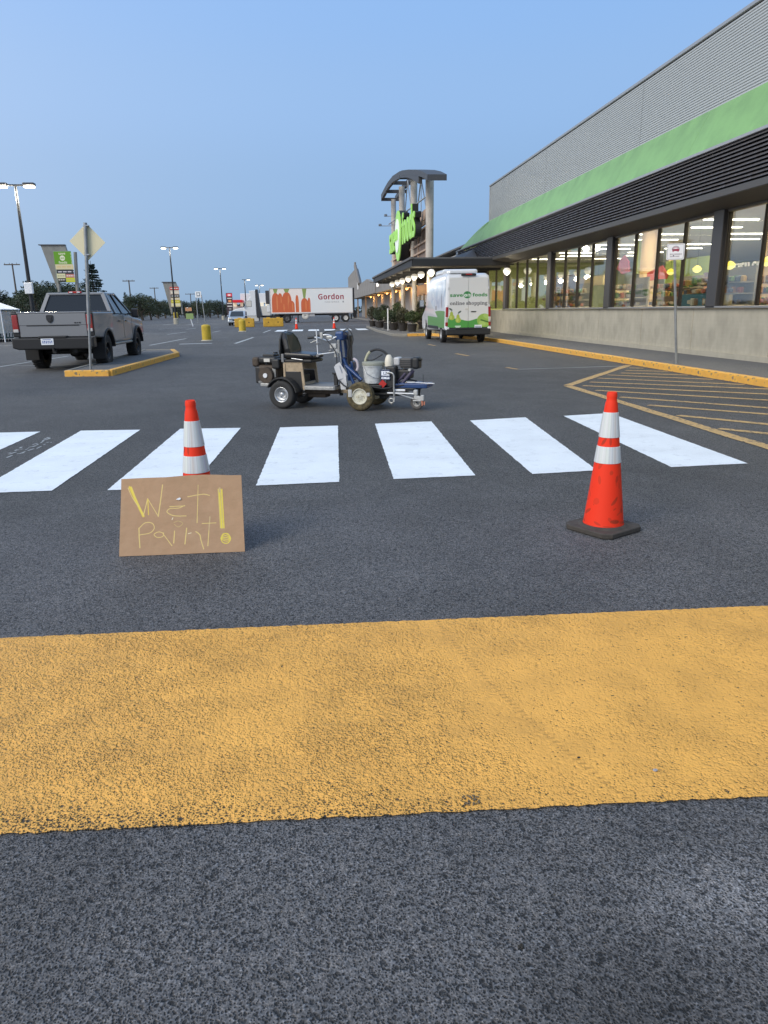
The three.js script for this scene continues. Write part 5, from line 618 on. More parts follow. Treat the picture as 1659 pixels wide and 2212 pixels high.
// ------------------------------------------------------------ kerb island and signs
{
  const pts = [[167, 812], [232, 812], [388, 770], [390, 760]].map(p => XZ(gp(...p)));
  const A = [-5.75, -17.9], B = [-4.72, -17.75], Cc = [-4.45, -25.2], D = [-5.0, -27.5], Ee = [-6.0, -27.6], Fq = [-5.82, -18.9];
  const o = part('kerb', kerbRun('', [A, B], 0), M.kerbYellow, null); o.userData.kind = 'structure'; const o2 = part('kerb', kerbRun('', [B, Cc, D], 0), M.kerbYellow, null); o2.userData.kind = 'structure'; const o3 = part('kerb', kerbRun('', [A, Ee, D], 0, .1), M.kerb, null); o3.userData.kind = 'structure';
  const g = new THREE.ShapeGeometry(new THREE.Shape([A, B, Cc, D, Ee].map(p => new THREE.Vector2(p[0], -p[1])))); g.rotateX(-Math.PI / 2); g.translate(0, .115, 0); struct('island_paving', [g], M.sidewalk); void pts; void Fq;
  // diamond sign seen from behind
  const b = gp(196, 798, .115), T = thing('diamond_sign', 'yellowish diamond traffic sign seen from behind on a grey post in the kerb island', 'sign', [b.x, .115, b.z]);
  const d = b.z, top = zp(184, 481, d), cen = zp(186.5, 522, d), r = Math.abs(zp(226, 523, d).x - zp(148, 521, d).x) / 2, off = [top.x - b.x, top.y - .115];
  const ang = Math.atan2(-off[0], off[1]);
  part('post', [cyl([0, 0, 0], [off[0], off[1], 0], .03, .03, 12), cyl([off[0] * .32, off[1] * .32, 0], [off[0], off[1], 0], .042, .042, 12)], M.galv, T);
  part('sign_plate', [ext([[0, -r], [r, 0], [0, r], [-r, 0]], .006, .002).rotateZ(ang * .6).translate(cen.x - b.x + .01, cen.y - .115, -.05)], mat([.92, .83, .56], .6, 0, { transmission: .15, thickness: 0 }), T);
  for (const k of [.86, -.72]) part('clamp', [rb(.12, .03, .1, .008, cen.x - b.x + .01 - Math.tan(ang) * k * r, cen.y - .115 + k * r, -.01)], M.steel, T);
  // pick-up sign on the pavement
  const q = gp(1461, 787, .12), P = thing('pickup_bay_sign', 'small white sign with a red car symbol on a thin grey post at the kerb', 'sign', [q.x, .12, q.z]);
  const tp = zp(1457, 528, q.z), ce = zp(1457.5, 544, q.z), hw = (zp(1475, 544, q.z).x - zp(1440, 544, q.z).x) / 2, hh = (zp(1457, 527, q.z).y - zp(1457, 562, q.z).y) / 2, ox = tp.x - q.x;
  part('post', [cyl([0, 0, 0], [ox, tp.y - .12, 0], .028, .028, 12)], M.galv, P);
  const tex = canvasTex(256, 256, (g, w, h) => { g.fillStyle = '#f2f0f0'; g.fillRect(0, 0, w, h); g.strokeStyle = '#777'; g.lineWidth = 5; g.beginPath(); g.roundRect(12, 12, w - 24, h - 24, 26); g.stroke(); g.strokeStyle = '#5a3c44'; g.lineWidth = 8; g.beginPath(); g.arc(128, 92, 50, Math.PI * .95, Math.PI * 2.15); g.stroke(); g.fillStyle = '#a02040'; g.beginPath(); g.roundRect(80, 84, 96, 34, 12); g.fill(); g.fillRect(84, 112, 18, 16); g.fillRect(154, 112, 18, 16); g.strokeStyle = '#a02040'; g.lineWidth = 7; g.beginPath(); g.moveTo(92, 88); g.lineTo(106, 62); g.lineTo(150, 62); g.lineTo(164, 88); g.stroke(); g.fillStyle = '#6e5a62'; const r = mulberry(4); for (const [y, x0, x1] of [[158, 52, 208], [192, 56, 190]]) for (let x = x0; x < x1; x += 17) { const k = 9 + r() * 5; g.fillRect(x, y, k, 4); g.fillRect(x, y + 9, k, 4); g.fillRect(x + (r() < .5 ? 0 : 6), y, 4, 20); g.fillRect(x, y + 17, k * .8, 4); } });
  const g2 = ext(rrect(-hw, -hh, hw, hh, .03), .005, .001), p2 = g2.attributes.position, u2 = g2.attributes.uv; for (let i = 0; i < p2.count; i++) u2.setXY(i, (p2.getX(i) + hw) / (2 * hw), (p2.getY(i) + hh) / (2 * hh));
  at(g2, ce.x - q.x, ce.y - .12, .035, 0, -.3, .0); part('sign_plate', [g2], mat(0xffffff, .4, 0, { map: tex }), P, true); part('bracket', [rb(.05, .03, .06, .006, ox, ce.y - .08, .0), rb(.05, .03, .06, .006, ox, ce.y - .2, .0)], M.steel, P);
}
// ------------------------------------------------------------ bollards and yellow blocks
{
  const yel = mat([.62, .44, .035], .6, 0, { map: rep(blotch, .8) }), blockM = mat([.68, .40, .045], .75, 0, { map: rep(blotch, .7), bumpMap: rep(grainTex, 1), bumpScale: .01 });
  const spots = [[447, 736, 34, 'stout yellow concrete bollard in the lot beyond the kerb island'], [524, 716, 25, 'yellow bollard standing before the yellow concrete blocks'], [381, 696, 21, 'small far yellow bollard at the foot of a lamp pole']];
  for (const [px, py, hpx, label] of spots) { const p = gp(px, py), top = zp(px, py - hpx, p.z), r = Math.abs(zp(px + (px === 447 ? 10 : px === 524 ? 7.5 : 5), py, p.z).x - p.x), h = top.y, t = thing('bollard', label, 'bollard', [p.x, 0, p.z]); part('sleeve', [lathe([[r, 0], [r * 1.02, .04], [r, .1], [r * .98, h * .9], [r * .92, h * .98], [r * .5, h * 1.03], [.001, h * 1.04]], 24)], yel, t); part('foot', [lathe([[r * 1.25, 0], [r * 1.25, .02], [r * 1.0, .05]], 24)], M.concrete, t); }
  for (const [a, b, label] of [[490, 544, 'yellow concrete block half behind the slim yellow bollard'], [555, 608, 'yellow concrete block in front of the trailer wheels']]) {
    const l = gp(a, 711), r = gp(b, 708), w = r.x - l.x, t = thing('concrete_block', label, 'barrier', [(l.x + r.x) / 2, 0, -72], 0, 'yellow blocks closing the lane');
    part('block', [rb(w, .8, .75, .05, 0, .4, 0)], blockM, t); part('lifting_hole', [at(new THREE.CylinderGeometry(.055, .055, .02, 10), -w * .24, .42, .376, Math.PI / 2, 0, 0)], M.blackPlastic, t); part('lifting_hole', [at(new THREE.CylinderGeometry(.055, .055, .02, 10), w * .24, .42, .376, Math.PI / 2, 0, 0)], M.blackPlastic, t); part('top_key', [rb(w * .18, .1, .3, .03, -w * .25, .82, 0), rb(w * .18, .1, .3, .03, w * .25, .82, 0)], blockM, t);
  }
  // small lot signs
  { const p = gp(417, 705), t = thing('lot_sign', 'small orange and green sign on a leaning white post in the lot', 'sign', [p.x, 0, p.z]), k = -p.z / FPX; part('post', [cyl([0, 0, 0], [-.25, 22 * k, 0], .05, .05, 8)], M.white, t); part('orange_plate', [rb(13 * k, 7 * k, .04, .02, -.32, 24 * k + .5, .03)], mat([.55, .28, .14], .6), t); part('green_plate', [rb(15 * k, 11 * k, .04, .02, -.25, 20 * k, .03)], mat([.26, .36, .13], .6), t); part('beacon', [cyl([-.4, 29 * k, 0], [-.42, 36 * k, 0], .03), lathe([[.001, .08], [.09, .04], [.09, -.04], [.001, -.08]], 10).translate(-.42, 36.5 * k, 0)], M.offWhite, t); }
  { const z = -105, a = zp(441, 694, z), k = 105 / FPX, t = thing('notice_sign', 'white notice board on two pale posts out in the lot', 'sign', [a.x, 0, z]); part('post', [cyl([-.8, 0, 0], [-.85, 56 * k, 0], .07, .06, 8)], M.galv, t); part('post', [cyl([.15, 0, 0], [-.1, 56 * k, 0], .07, .06, 8)], M.galv, t); part('board', [rb(12 * k, 12 * k, .06, .02, -.5, 56 * k, .06)], M.white, t); part('board_symbol', [rb(7 * k, 8 * k, .02, .01, -.5, 56.5 * k, .1)], mat([.2, .24, .28], .6), t); part('board_symbol_centre', [rb(4 * k, 4 * k, .02, .01, -.5, 56.5 * k, .12)], M.white, t); }
}
// ------------------------------------------------------------ lamp poles, lit
{
  const dark = mat([.03, .032, .036], .5, .4), head = mat([.06, .06, .065], .5, .3);
  const list = [[33, 400, -46, 'tall double-headed lit lamp pole with a white box behind the pickup truck', 1], [366, 535, -99, 'lit double-headed lamp pole beside the smaller shop pylon'], [475, 580, -143, 'lit double-headed lamp pole behind the yellow blocks'], [528, 604, -150, 'lamp pole with one lit head seen above the tractor unit', 0, 1], [560, 616, -200, 'farthest lit lamp pole above the gap before the trailer']];
  for (const [px, py, z, label, box, single] of list) {
    const tp = zp(px, py, z), h = tp.y, t = thing('lamp_pole', label, 'lamp', [tp.x, 0, z]);
    part('base', [lathe([[.32, 0], [.32, .7], [.26, .75], [.001, .75]], 16)], M.concrete, t); part('pole', [cyl([0, .7, 0], [0, h, 0], .13, .07, 12)], dark, t); part('arm', [rb(1.0, .09, .12, .02, 0, h, 0)], dark, t);
    for (const s of single ? [1] : [1, -1]) { const g = group('lamp_head', t, [s * .75, h, 0]); part('housing', [rb(.62, .14, .4, .04, 0, .05, 0)], head, g); part('lens', [soften(rb(.54, .09, .34, .04, 0, -.05, 0), v => { v.y -= .04; })], glow(0xfff2d0, 9), g); const L = new THREE.PointLight(new THREE.Color(1, .92, .76), z > -60 ? 60 : 30, 0, 2); L.position.set(tp.x + s * .75, h - .5, z); L.shadow.radius = 16; scene.add(L); }
    if (box) part('cabinet', [rb(.45, .62, .22, .03, .02, zp(63, 623, z).y, .2)], M.white, t);
  }
  const far = [[560, 616], [545, 640]]; void far;
  const wood = mat([.12, .10, .085], .9), poles = [[26, 569, -135, 'wooden utility pole with a crossarm left of the lamp pole'], [278, 605, -170, 'wooden utility pole beyond the spruce tree'], [333, 621, -230, 'thin far utility pole between the spruce and the smaller pylon'], [411, 634, -260, 'wide-armed far utility pole behind the notice board']];
  for (const [px, py, z, label] of poles) { const tp = zp(px, py, z), t = thing('utility_pole', label, 'pole', [tp.x, 0, z]), w = z < -250 ? 3.4 : 2.6; part('pole', [cyl([0, 0, 0], [0, tp.y, 0], .2, .12, 8)], wood, t); part('crossarm', [bx(w, .18, .14, 0, tp.y - .2, .15)], wood, t); for (const x of [-.45, -.15, .3]) part('insulator', [cyl([x * w, tp.y - .1, .15], [x * w, tp.y + .1, .15], .06, .05, 6)], M.galv, t); }
}
// ------------------------------------------------------------ pylon signs
{
  const conc = mat([.62, .63, .63], .85, 0, { map: rep(concTex, .12) }), capM = mat([.09, .09, .1], .6);
  function pylon(z, px, label, panels, blade, posts, top) {
    const k = -z / FPX, b = zp(px, 670, z), t = thing('pylon_sign', label, 'sign', [b.x, 0, z]), P = (x, y) => { const q = zp(x, y, z); return [q.x - b.x, q.y]; };
    part('blade', [ext(blade.map(p => P(...p)), .5, .03).translate(0, 0, -.5)], conc, t); part('blade_cap', [hexa([...[[top[0], top[2] + 2, -.9], [top[1], top[2] + 2, -.9], [top[1], top[2] + 2, -.1], [top[0], top[2] + 2, -.1]].map(p => [...P(p[0], p[1]), p[2]])], [[top[0], top[2], -.9], [top[1], top[2], -.9], [top[1], top[2], -.1], [top[0], top[2], -.1]].map(p => [...P(p[0], p[1]), p[2]]))], capM, t);
    for (const [x0, y0, x1, y1] of posts) { const a = P(x0, y0), c = P(x1, y1); part('post', [cyl([c[0], Math.max(0, c[1]), 0], [a[0], a[1], 0], .22, .22, 10)], conc, t); }
    for (const [x0, y0, x1, y1, m, nm] of panels) { const a = P(x0, y0), c = P(x1, y1); const g = new THREE.BoxGeometry(c[0] - a[0], a[1] - c[1], .5); part(nm || 'sign_panel', [g.translate((a[0] + c[0]) / 2, (a[1] + c[1]) / 2, .25 + (nm === 'cabinet' ? -.1 : 0))], m, t, true); }
  }
  const cab = mat([.26, .3, .26], .6), pn = (draw, k = .55) => { const tx = canvasTex(256, 128, draw); return mat(0x333333, .5, 0, { emissiveMap: tx, emissive: new THREE.Color(1, 1, 1), emissiveIntensity: k, map: tx }); };
  const words = (bg, fg, s, extra) => pn((g, w, h) => { g.fillStyle = bg; g.fillRect(0, 0, w, h); g.fillStyle = fg; g.textAlign = 'center'; if (s) { g.font = 'bold 60px sans-serif'; g.fillText(s, w / 2, h * .66); } else for (let i = 0; i < 3; i++) g.fillRect(20 + i * 76, 46, 60, 36); if (extra) extra(g, w, h); });
  const X = (x) => (100 + x * .1447) / 1.507, Y = (y) => (780 + y * .1447) / 1.507;
  const topTex = canvasTex(256, 192, (g, w, h) => { g.fillStyle = '#6aa81c'; g.fillRect(0, 0, w, h); g.fillStyle = '#f4f6e4'; g.textAlign = 'center'; g.font = 'bold 50px sans-serif'; g.fillText('save', w / 2, 48); g.beginPath(); g.arc(w / 2, 100, 40, 0, 7); g.fill(); g.fillText('foods', w / 2, 184); g.fillStyle = '#6aa81c'; g.font = 'bold 48px sans-serif'; g.fillText('on', w / 2, 116); });
  const topM = mat(0x333333, .5, 0, { map: topTex, emissiveMap: topTex, emissive: new THREE.Color(1, 1, 1), emissiveIntensity: .62 });
  pylon(-108, 132, 'big grey pylon sign with a green lit grocery panel beyond the pickup truck', [[X(520), Y(262), X(985), Y(960), cab, 'cabinet'], [X(535), Y(275), X(940), Y(555), topM], [X(578), Y(562), X(972), Y(672), words('#f0e8c0', '#f0d8a0')], [X(610), Y(690), X(980), Y(765), words('#2c333c', '#eef')], [X(612), Y(770), X(808), Y(870), words('#f2f2c8', '#c9c9a8')], [X(815), Y(780), X(990), Y(855), words('#d8908a', '#fff')], [X(632), Y(872), X(812), Y(945), words('#303018', '#eee')], [X(818), Y(862), X(1002), Y(955), words('#e2ea3c', '#d0d480')]], [[X(205), Y(125)], [X(755), Y(120)], [X(800), Y(260)], [X(560), Y(262)], [X(640), Y(1180)], [X(560), Y(1050)]], [[X(620), Y(800), X(648), Y(1180)], [X(1000), Y(280), X(1055), Y(1180)]], [X(160), X(750), Y(104)]);
  const X2 = (x) => (520 + x * .1447) / 1.507, Y2 = (y) => (900 + y * .1447) / 1.507;
  pylon(-190, 377, 'smaller far pylon sign with stacked red, white and yellow lit panels', [[X2(205), Y2(215), X2(455), Y2(690), mat([.3, .26, .24], .6), 'cabinet'], [X2(230), Y2(240), X2(435), Y2(300), words('#d84838', '#fff')], [X2(245), Y2(315), X2(440), Y2(400), words('#eee0d0', '#fffef0')], [X2(255), Y2(410), X2(450), Y2(470), words('#302c28', '#fff')], [X2(260), Y2(480), X2(455), Y2(530), words('#e8d8b0', '#fff')], [X2(260), Y2(535), X2(460), Y2(590), words('#d8d020', '#fff8a0')], [X2(262), Y2(598), X2(475), Y2(675), words('#f2ecb8', '#fffbe0')]], [[X2(60), Y2(128)], [X2(355), Y2(125)], [X2(390), Y2(220)], [X2(230), Y2(240)], [X2(250), Y2(840)], [X2(215), Y2(700)]], [[X2(270), Y2(660), X2(280), Y2(850)], [X2(475), Y2(540), X2(515), Y2(850)]], [X2(40), X2(345), Y2(118)]);
  // petrol station: price sign and canopy, well behind the lorry
  const X3 = (x) => (720 + x * .1447) / 1.507, Y3 = (y) => (900 + y * .1447) / 1.507, z = -150, t = thing('price_sign', 'black petrol price sign with a red lit top beside the parked car', 'sign', [zp(496, 680, z).x, 0, z]), bb = t.position.x, q = (x, y) => { const p = zp(x, y, z); return [p.x - bb, p.y]; };
  const a = q(X3(105), Y3(372)), c = q(X3(268), Y3(760)); part('tower', [rb(c[0] - a[0], a[1], .7, .05, (a[0] + c[0]) / 2, a[1] / 2, 0)], mat([.05, .03, .04], .5), t); const pan = (x0, y0, x1, y1, col, k) => { const u = q(X3(x0), Y3(y0)), v = q(X3(x1), Y3(y1)); part('price_panel', [rb(v[0] - u[0], u[1] - v[1], .06, .02, (u[0] + v[0]) / 2, (u[1] + v[1]) / 2, .38)], glow(col, k), t); }; pan(122, 385, 250, 450, 0xe02848, .8); pan(150, 400, 220, 440, 0xffe0e4, .9); pan(140, 485, 240, 500, 0xffffff, .7); pan(165, 530, 235, 580, 0xf0a060, .7); pan(140, 598, 250, 612, 0xffffff, .7); pan(145, 662, 255, 676, 0xffffff, .7); pan(180, 712, 235, 745, 0xcccccc, .4);
  const zs = -170, G = thing('petrol_station', 'white petrol station canopy with red trim far behind the lorry', 'building', [zp(575, 680, zs).x, 0, zs]), gb = G.position.x, e = (x, y) => { const p = zp(x, y, zs); return [p.x - gb, p.y]; };
  { const l = e(X3(435), Y3(385)), r = e(X3(1100), Y3(600)); part('canopy', [rb(r[0] - l[0], l[1] - r[1], 10, .1, (l[0] + r[0]) / 2, (l[1] + r[1]) / 2, -4)], M.white, G); const l2 = e(X3(275), Y3(535)), r2 = e(X3(515), Y3(590)); part('red_trim', [rb(r2[0] - l2[0], l2[1] - r2[1], 6, .1, (l2[0] + r2[0]) / 2, (l2[1] + r2[1]) / 2, 2.5)], glow(0xd01828, .35, 0xb01020), G); for (const x of [320, 480, 920, 1040]) { const s = e(X3(x), Y3(590)); part('post', [bx(.8, s[1], .6, s[0], s[1] / 2, 1)], glow(0xfff0c8, .35, 0xd8d0c0), G); } part('kiosk', [rb(9, 2.6, 5, .1, -3.5, 1.3, -1)], M.offWhite, G); part('kiosk_window', [bx(5, 1.2, .1, -3.5, 1.4, 1.55)], glow(0xfff0c0, .5), G); }
}
// ------------------------------------------------------------ trolley shelter at the left edge
{
  const z = -43.5, T = thing('trolley_shelter', 'white peaked trolley shelter with clear plastic sides behind the pickup truck', 'shelter', [-18.55, 0, z]), wt = M.white, R = 2.05, cl = mat([.75, .8, .82], .25, 0, { transmission: .75, thickness: 0 });
  part('roof', [hexa([[-3, 1.74, 1.3], [R, 1.74, 1.3], [R, 1.74, -1.3], [-3, 1.74, -1.3]], [[-2.6, 2.34, .08], [.85, 2.34, .08], [.85, 2.34, -.08], [-2.6, 2.34, -.08]])], mat([.70, .71, .72], .5), T); part('eave', [rb(5.1, .07, .07, .02, -.48, 1.72, 1.3), rb(.07, .07, 2.6, .02, R, 1.72, 0)], wt, T); for (const [x, zz] of [[R - .05, 1.25], [R - .05, -1.25], [.6, 1.25], [-1.4, 1.25]]) part('post', [cyl([x, 0, zz], [x, 1.72, zz], .035)], wt, T);
  for (const [x, w] of [[1.3, 1.3], [-.4, 1.9]]) part('side_panel', [bx(w, 1.15, .01, x, 1.05, 1.25)], cl, T); part('end_panel', [bx(.01, 1.15, 2.4, R - .02, 1.05, 0)], cl, T);
  const cart = thing('shopping_trolley', 'green-grey shopping trolley stored in the shelter', 'trolley', [-17.2, 0, z + .2], Math.PI / 2, 'trolleys in the shelter'), tm = mat([.05, .12, .11], .5, .2); part('basket', [hexa([[-.25, .5, .4], [.25, .5, .4], [.2, .55, -.4], [-.2, .55, -.4]], [[-.29, .95, .46], [.29, .95, .46], [.25, .9, -.46], [-.25, .9, -.46]])], tm, cart); part('frame', [rb(.5, .05, .95, .02, 0, .2, 0), cyl([-.22, .2, .4], [-.22, .95, .5], .02), cyl([.22, .2, .4], [.22, .95, .5], .02)], tm, cart); part('handle', [cyl([-.28, 1.0, .52], [.28, 1.0, .52], .025)], M.blackPlastic, cart); for (const [x, y] of [[-.22, .4], [.22, .4], [-.2, -.4], [.2, -.4]]) part('caster', [at(new THREE.CylinderGeometry(.06, .06, .03, 10), x, .06, y, 0, 0, Math.PI / 2)], M.rubber, cart);
  for (let i = 1; i < 6; i++) copy(cart, [-17.2 - i * .32, 0, z + .2], Math.PI / 2); for (let i = 0; i < 5; i++) copy(cart, [-17.0 - i * .32, 0, z - .6], Math.PI / 2);
}
// ------------------------------------------------------------ trees and planting
{
  const bark = mat([.075, .06, .045], .9);
  const leafM = [[.035, .055, .02], [.045, .062, .022], [.028, .048, .024], [.06, .068, .02]].map(c => mat(c, .85, 0, { transmission: .3, thickness: 0 })), needle = mat([.018, .036, .028], .9);
  function leafCloud(n, f, size, seed) { const r = mulberry(seed), pos = []; for (let i = 0; i < n; i++) { const c = f(r), s = size * (.6 + .8 * r()), a = V3(r() - .5, r() - .5, r() - .5).normalize(), b = a.clone().cross(V3(r() - .5, r() - .5, r() - .5)).normalize(); const p = V3(...c), q = [p.clone().addScaledVector(a, -s), p.clone().addScaledVector(b, s * .6), p.clone().addScaledVector(a, s), p.clone().addScaledVector(b, -s * .6)]; for (const k of [0, 1, 2, 0, 2, 3]) pos.push(q[k].x, q[k].y, q[k].z); } const g = new THREE.BufferGeometry(); g.setAttribute('position', new THREE.BufferAttribute(new Float32Array(pos), 3)); g.computeVertexNormals(); return g; }
  // broadleaf kinds: limbs first, leaf clumps round the limb ends
  function broadleaf(seed, m, label) {
    const r = mulberry(seed), t = thing('broadleaf_tree', label, 'tree'), ends = [], limbs = [cyl([0, 0, 0], [.05, .34, 0], .035, .026, 7)];
    for (let i = 0; i < 11; i++) { const a = i * 2.4 + r(), h = .12 + .58 * i / 11 + .1 * r(), l = .2 + .2 * r(), e = [Math.cos(a) * l * 1.1, h + l * .55, Math.sin(a) * l * 1.1]; limbs.push(cyl([.05 * h, h * .72, 0], e, .014, .006, 5)); ends.push(e); } ends.push([.02, .88, 0], [-.12, .8, .1], [.15, .74, -.1]);
    part('trunk', limbs, bark, t); part('crown', [leafCloud(3600, q => { const e = ends[q() * ends.length | 0], s = .19 * Math.cbrt(q()), u = q() * 6.28, c = 2 * q() - 1, k = Math.sqrt(1 - c * c); return [e[0] + s * k * Math.cos(u), e[1] + s * c * .8, e[2] + s * k * Math.sin(u)]; }, .021, seed + 1)], m, t); return t;
  }
  function conifer(seed, label, dense) {
    const r = mulberry(seed), t = thing('spruce_tree', label, 'tree'), limbs = [cyl([0, 0, 0], [0, 1, 0], .018, .003, 6)], ends = [];
    for (let i = 0; i < 26; i++) { const y = .07 + .9 * i / 26, L = (.02 + .25 * Math.pow(1 - y, .85)) * (.7 + .5 * r()), n = 5; for (let k = 0; k < n; k++) { const a = k / n * 6.28 + i * 1.1 + r() * .5, e = [Math.cos(a) * L, y - L * .12 + .02 * r(), Math.sin(a) * L]; limbs.push(cyl([0, y, 0], e, .0035, .001, 4)); ends.push([0, y, 0, ...e]); } }
    part('trunk', limbs, bark, t); part('crown', [leafCloud(dense || 4200, q => { const e = ends[q() * ends.length | 0], k = .25 + .8 * q(), j = .014; return [e[0] + (e[3] - e[0]) * k + (q() - .5) * j * 2, e[1] + (e[4] - e[1]) * k - q() * .022, e[2] + (e[5] - e[2]) * k + (q() - .5) * j * 2]; }, .012, seed + 1)], needle, t); return t;
  }
  const place = (o, px, z, hTop, wide = 1) => { const p = zp(px, 660, z), h = zp(px, hTop, z).y; o.position.set(p.x, 0, z); o.scale.set(h * wide, h, h * wide); o.rotation.y = px * .7; };
  const kinds = ['dark olive broadleaf tree in the far belt beyond the lot', 'yellowish broadleaf tree in the far belt beyond the lot', 'deep green broadleaf tree in the far belt beyond the lot', 'brown green broadleaf tree in the far belt beyond the lot'].map((l, i) => broadleaf(300 + i * 17, leafM[i], l));
  kinds.forEach(k => { k.userData.group = 'broadleaf trees at the lot edge'; });
  const sites = [[-20, -150, 622, 2], [14, -160, 640, 1], [48, -175, 636, 3], [78, -120, 612, 0], [104, -125, 608, 2], [122, -140, 612, 0], [150, -150, 614, 1], [170, -165, 622, 0], [228, -180, 640, 2], [250, -200, 648, 0], [290, -170, 640, 2], [306, -160, 634, 0], [324, -165, 642, 3], [340, -200, 652, 2], [355, -210, 648, 0], [398, -210, 650, 2], [420, -220, 651, 1], [436, -215, 652, 3], [452, -205, 650, 0], [470, -200, 648, 2], [486, -215, 655, 1], [505, -220, 656, 0], [522, -225, 656, 2], [62, -135, 626, 0], [268, -215, 652, 3], [385, -230, 654, 1]];
  const used = {}; for (const [px, z, top, k] of sites) { const o = used[k] ? copy(kinds[k]) : kinds[k]; used[k] = 1; place(o, px, z, top, k === 1 ? 1.5 : 1.25); }
  for (let i = 0; i < 16; i++) { const k = i % 4, o = copy(kinds[k]); place(o, -30 + i * 37, -260, 656 + (i * 7) % 5, 1.9); }
  const sp = conifer(411, 'tall dark spruce tree rising right of the diamond sign post', 7000); place(sp, 206, -92, 563, 1.15);
  const small = conifer(431, 'small pointed spruce tree in the far belt', 2600); small.userData.group = 'small spruces in the far belt'; place(small, 272, -175, 628, .7); for (const [px, z, top] of [[12, -150, 634], [284, -180, 640], [302, -178, 634], [430, -212, 642], [446, -230, 646]]) place(copy(small), px, z, top, .75);
  // far hedge line closing the lot
  { const n = 9000, g = leafCloud(n, q => [-190 + 270 * q(), .1 + 2.6 * Math.sqrt(q()) * (.7 + .3 * Math.sin(q() * 9)), -282 - 10 * q()], .42, 611), o = part('hedge_belt', [g], leafM[2], null); tag(o, 'low dark belt of shrubs closing the far side of the lot', 'hedge', null, 'stuff'); }
  // shrubs, tubs and boxes outside the entrance
  const potM = mat([.03, .026, .024], .8), shrubM = [[.03, .05, .018], [.05, .08, .02], [.06, .06, .025]].map(c => mat(c, .85, 0, { transmission: .25, thickness: 0 }));
  const spots = [[5.2, -56.5, 1.2, 0, 'dark round shrub in a tub at the corner of the entrance apron'], [5.5, -53, 1.0, 1, 'bright green plant in a tub near the far canopy posts'], [5.9, -58.8, 1.5, 0, 'tall dark shrub in a tub beside the farthest canopy post'], [6.1, -49, 1.1, 2, 'olive plant in a tub between two canopy posts'], [5.4, -48, .8, 0, 'low dark plant in a tub before the canopy posts'], [7.3, -46, 1.5, 1, 'leafy green plant in a tub behind the middle canopy post'], [7.6, -52, 1.6, 0, 'tall dark plant in a tub by the entrance doors'], [6.0, -43.5, .9, 1, 'small green plant in a tub next to the van mirror'], [7.8, -42, 1.7, 0, 'tall dark plant in a tub behind the van nose'], [5.0, -59.5, 1.3, 2, 'olive shrub in a tub at the far tip of the apron'], [5.15, -54.6, .9, 0, 'low dark shrub in a tub in front of the bench'], [6.0, -51, 1.5, 1, 'tall green plant in a tub right by the second canopy post'], [6.6, -54.6, 1.7, 0, 'tall dark plant in a tub between the far canopy posts'], [7.4, -49.5, 1.3, 2, 'olive plant in a tub against the entrance glass'], [5.7, -45.6, 1.0, 2, 'olive plant in a tub before the middle canopy post']];
  for (const [x, z, h, k, label] of spots) { const t = thing('potted_plant', label, 'plant', [x, .12, z], rnd() * 6); part('tub', [lathe([[.22, 0], [.28, .4], [.3, .4], [.3, .44], [.24, .44], [.22, .36], [.001, .36]], 18)], potM, t); part('stem', [cyl([0, .3, 0], [.04, h * .8, 0], .025, .012, 6)], bark, t); part('foliage', [leafCloud(900, q => { const s = .42 * Math.cbrt(q()), u = q() * 6.28, c = 2 * q() - 1, w = Math.sqrt(1 - c * c); return [s * w * Math.cos(u) * 1.1, .45 + h * .45 + s * c * h * .95, s * w * Math.sin(u) * 1.1]; }, .055, 700 + Math.round(x * 10 - z))], shrubM[k], t); }
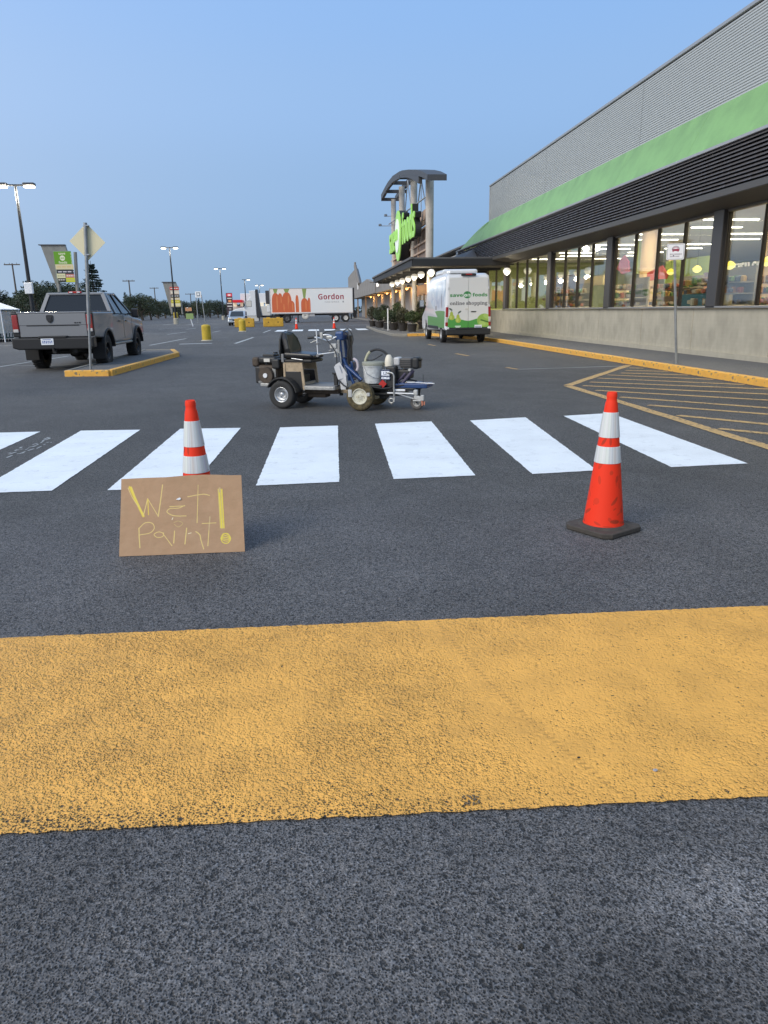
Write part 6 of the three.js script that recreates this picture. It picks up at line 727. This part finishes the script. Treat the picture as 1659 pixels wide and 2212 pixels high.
  // a couple of things among the planting
  { const t = thing('bench', 'pale slatted bench among the plants at the entrance', 'bench', [5.35, .12, -51.2], 1.4), m = mat([.3, .31, .27], .7); for (let i = 0; i < 3; i++) part('slat', [rb(1.3, .03, .1, .008, 0, .45, -.14 + i * .13)], m, t); for (let i = 0; i < 2; i++) part('back_slat', [rb(1.3, .1, .025, .008, 0, .6 + i * .14, -.23)], m, t); for (const s of [-1, 1]) part('leg', [rb(.05, .45, .4, .01, s * .55, .225, 0)], M.darkMetal, t); }
  for (const [x, z, label] of [[4.95, -47.2, 'slim white post standing on the apron kerb']]) { const t = thing('marker_post', label, 'post', [x, .12, z]); part('post', [cyl([0, 0, 0], [0, 1.35, 0], .045)], M.white, t); part('cap', [lathe([[.001, 1.39], [.05, 1.37], [.05, 1.35]], 10)], M.galv, t); }
}
// loose bits on the ground
{
  const peb = (px, py, r, m, label, name = 'pebble') => { const p = gp(px, py), g = new THREE.IcosahedronGeometry(r, 1), q = g.attributes.position; for (let i = 0; i < q.count; i++) { const k = .75 + .5 * hash2(Math.round(q.getX(i) * 9e4 / r * .01), Math.round(q.getY(i) * 9e4 / r * .01) + Math.round(q.getZ(i) * 9e4 / r * .01) * 7, 5); q.setXYZ(i, q.getX(i) * k * 1.2, q.getY(i) * k * .6, q.getZ(i) * k); } g.computeVertexNormals(); one(name, [g.translate(p.x, r * .5 + .005, p.z)], m, label, name); };
  const grey = mat([.3, .3, .32], .8), dk = mat([.03, .027, .022], .9), brown = mat([.14, .11, .07], .9);
  peb(1415, 1668, .006, grey, 'small grey pebble lying on the smooth part of the yellow strip'); peb(1250, 1640, .004, dk, 'tiny dark pebble on the yellow strip beside the wheel track', 'pebble');
  const p = gp(1017, 1733), r = mulberry(21), gs = []; for (let i = 0; i < 46; i++) { const a = r() * 6.28, d = .028 * Math.sqrt(r()); gs.push(at(new THREE.IcosahedronGeometry(.0016 + .0028 * r(), 0), p.x + d * Math.cos(a) * 1.1, .007, p.z + d * Math.sin(a))); } one('dirt_clump', gs, brown, 'crumbled dark dirt clump near the edge of the yellow strip', 'dirt').userData.kind = 'stuff';
  const p2 = gp(1125, 2046), g2 = []; for (let i = 0; i < 20; i++) g2.push(at(new THREE.IcosahedronGeometry(.001 + .0022 * r(), 0), p2.x + .014 * (r() - .5), .003, p2.z + .01 * (r() - .5))); one('tar_crumbs', g2, dk, 'black tar crumbs on the rough asphalt', 'tar').userData.kind = 'stuff';
}
renderer.render(scene, camera);
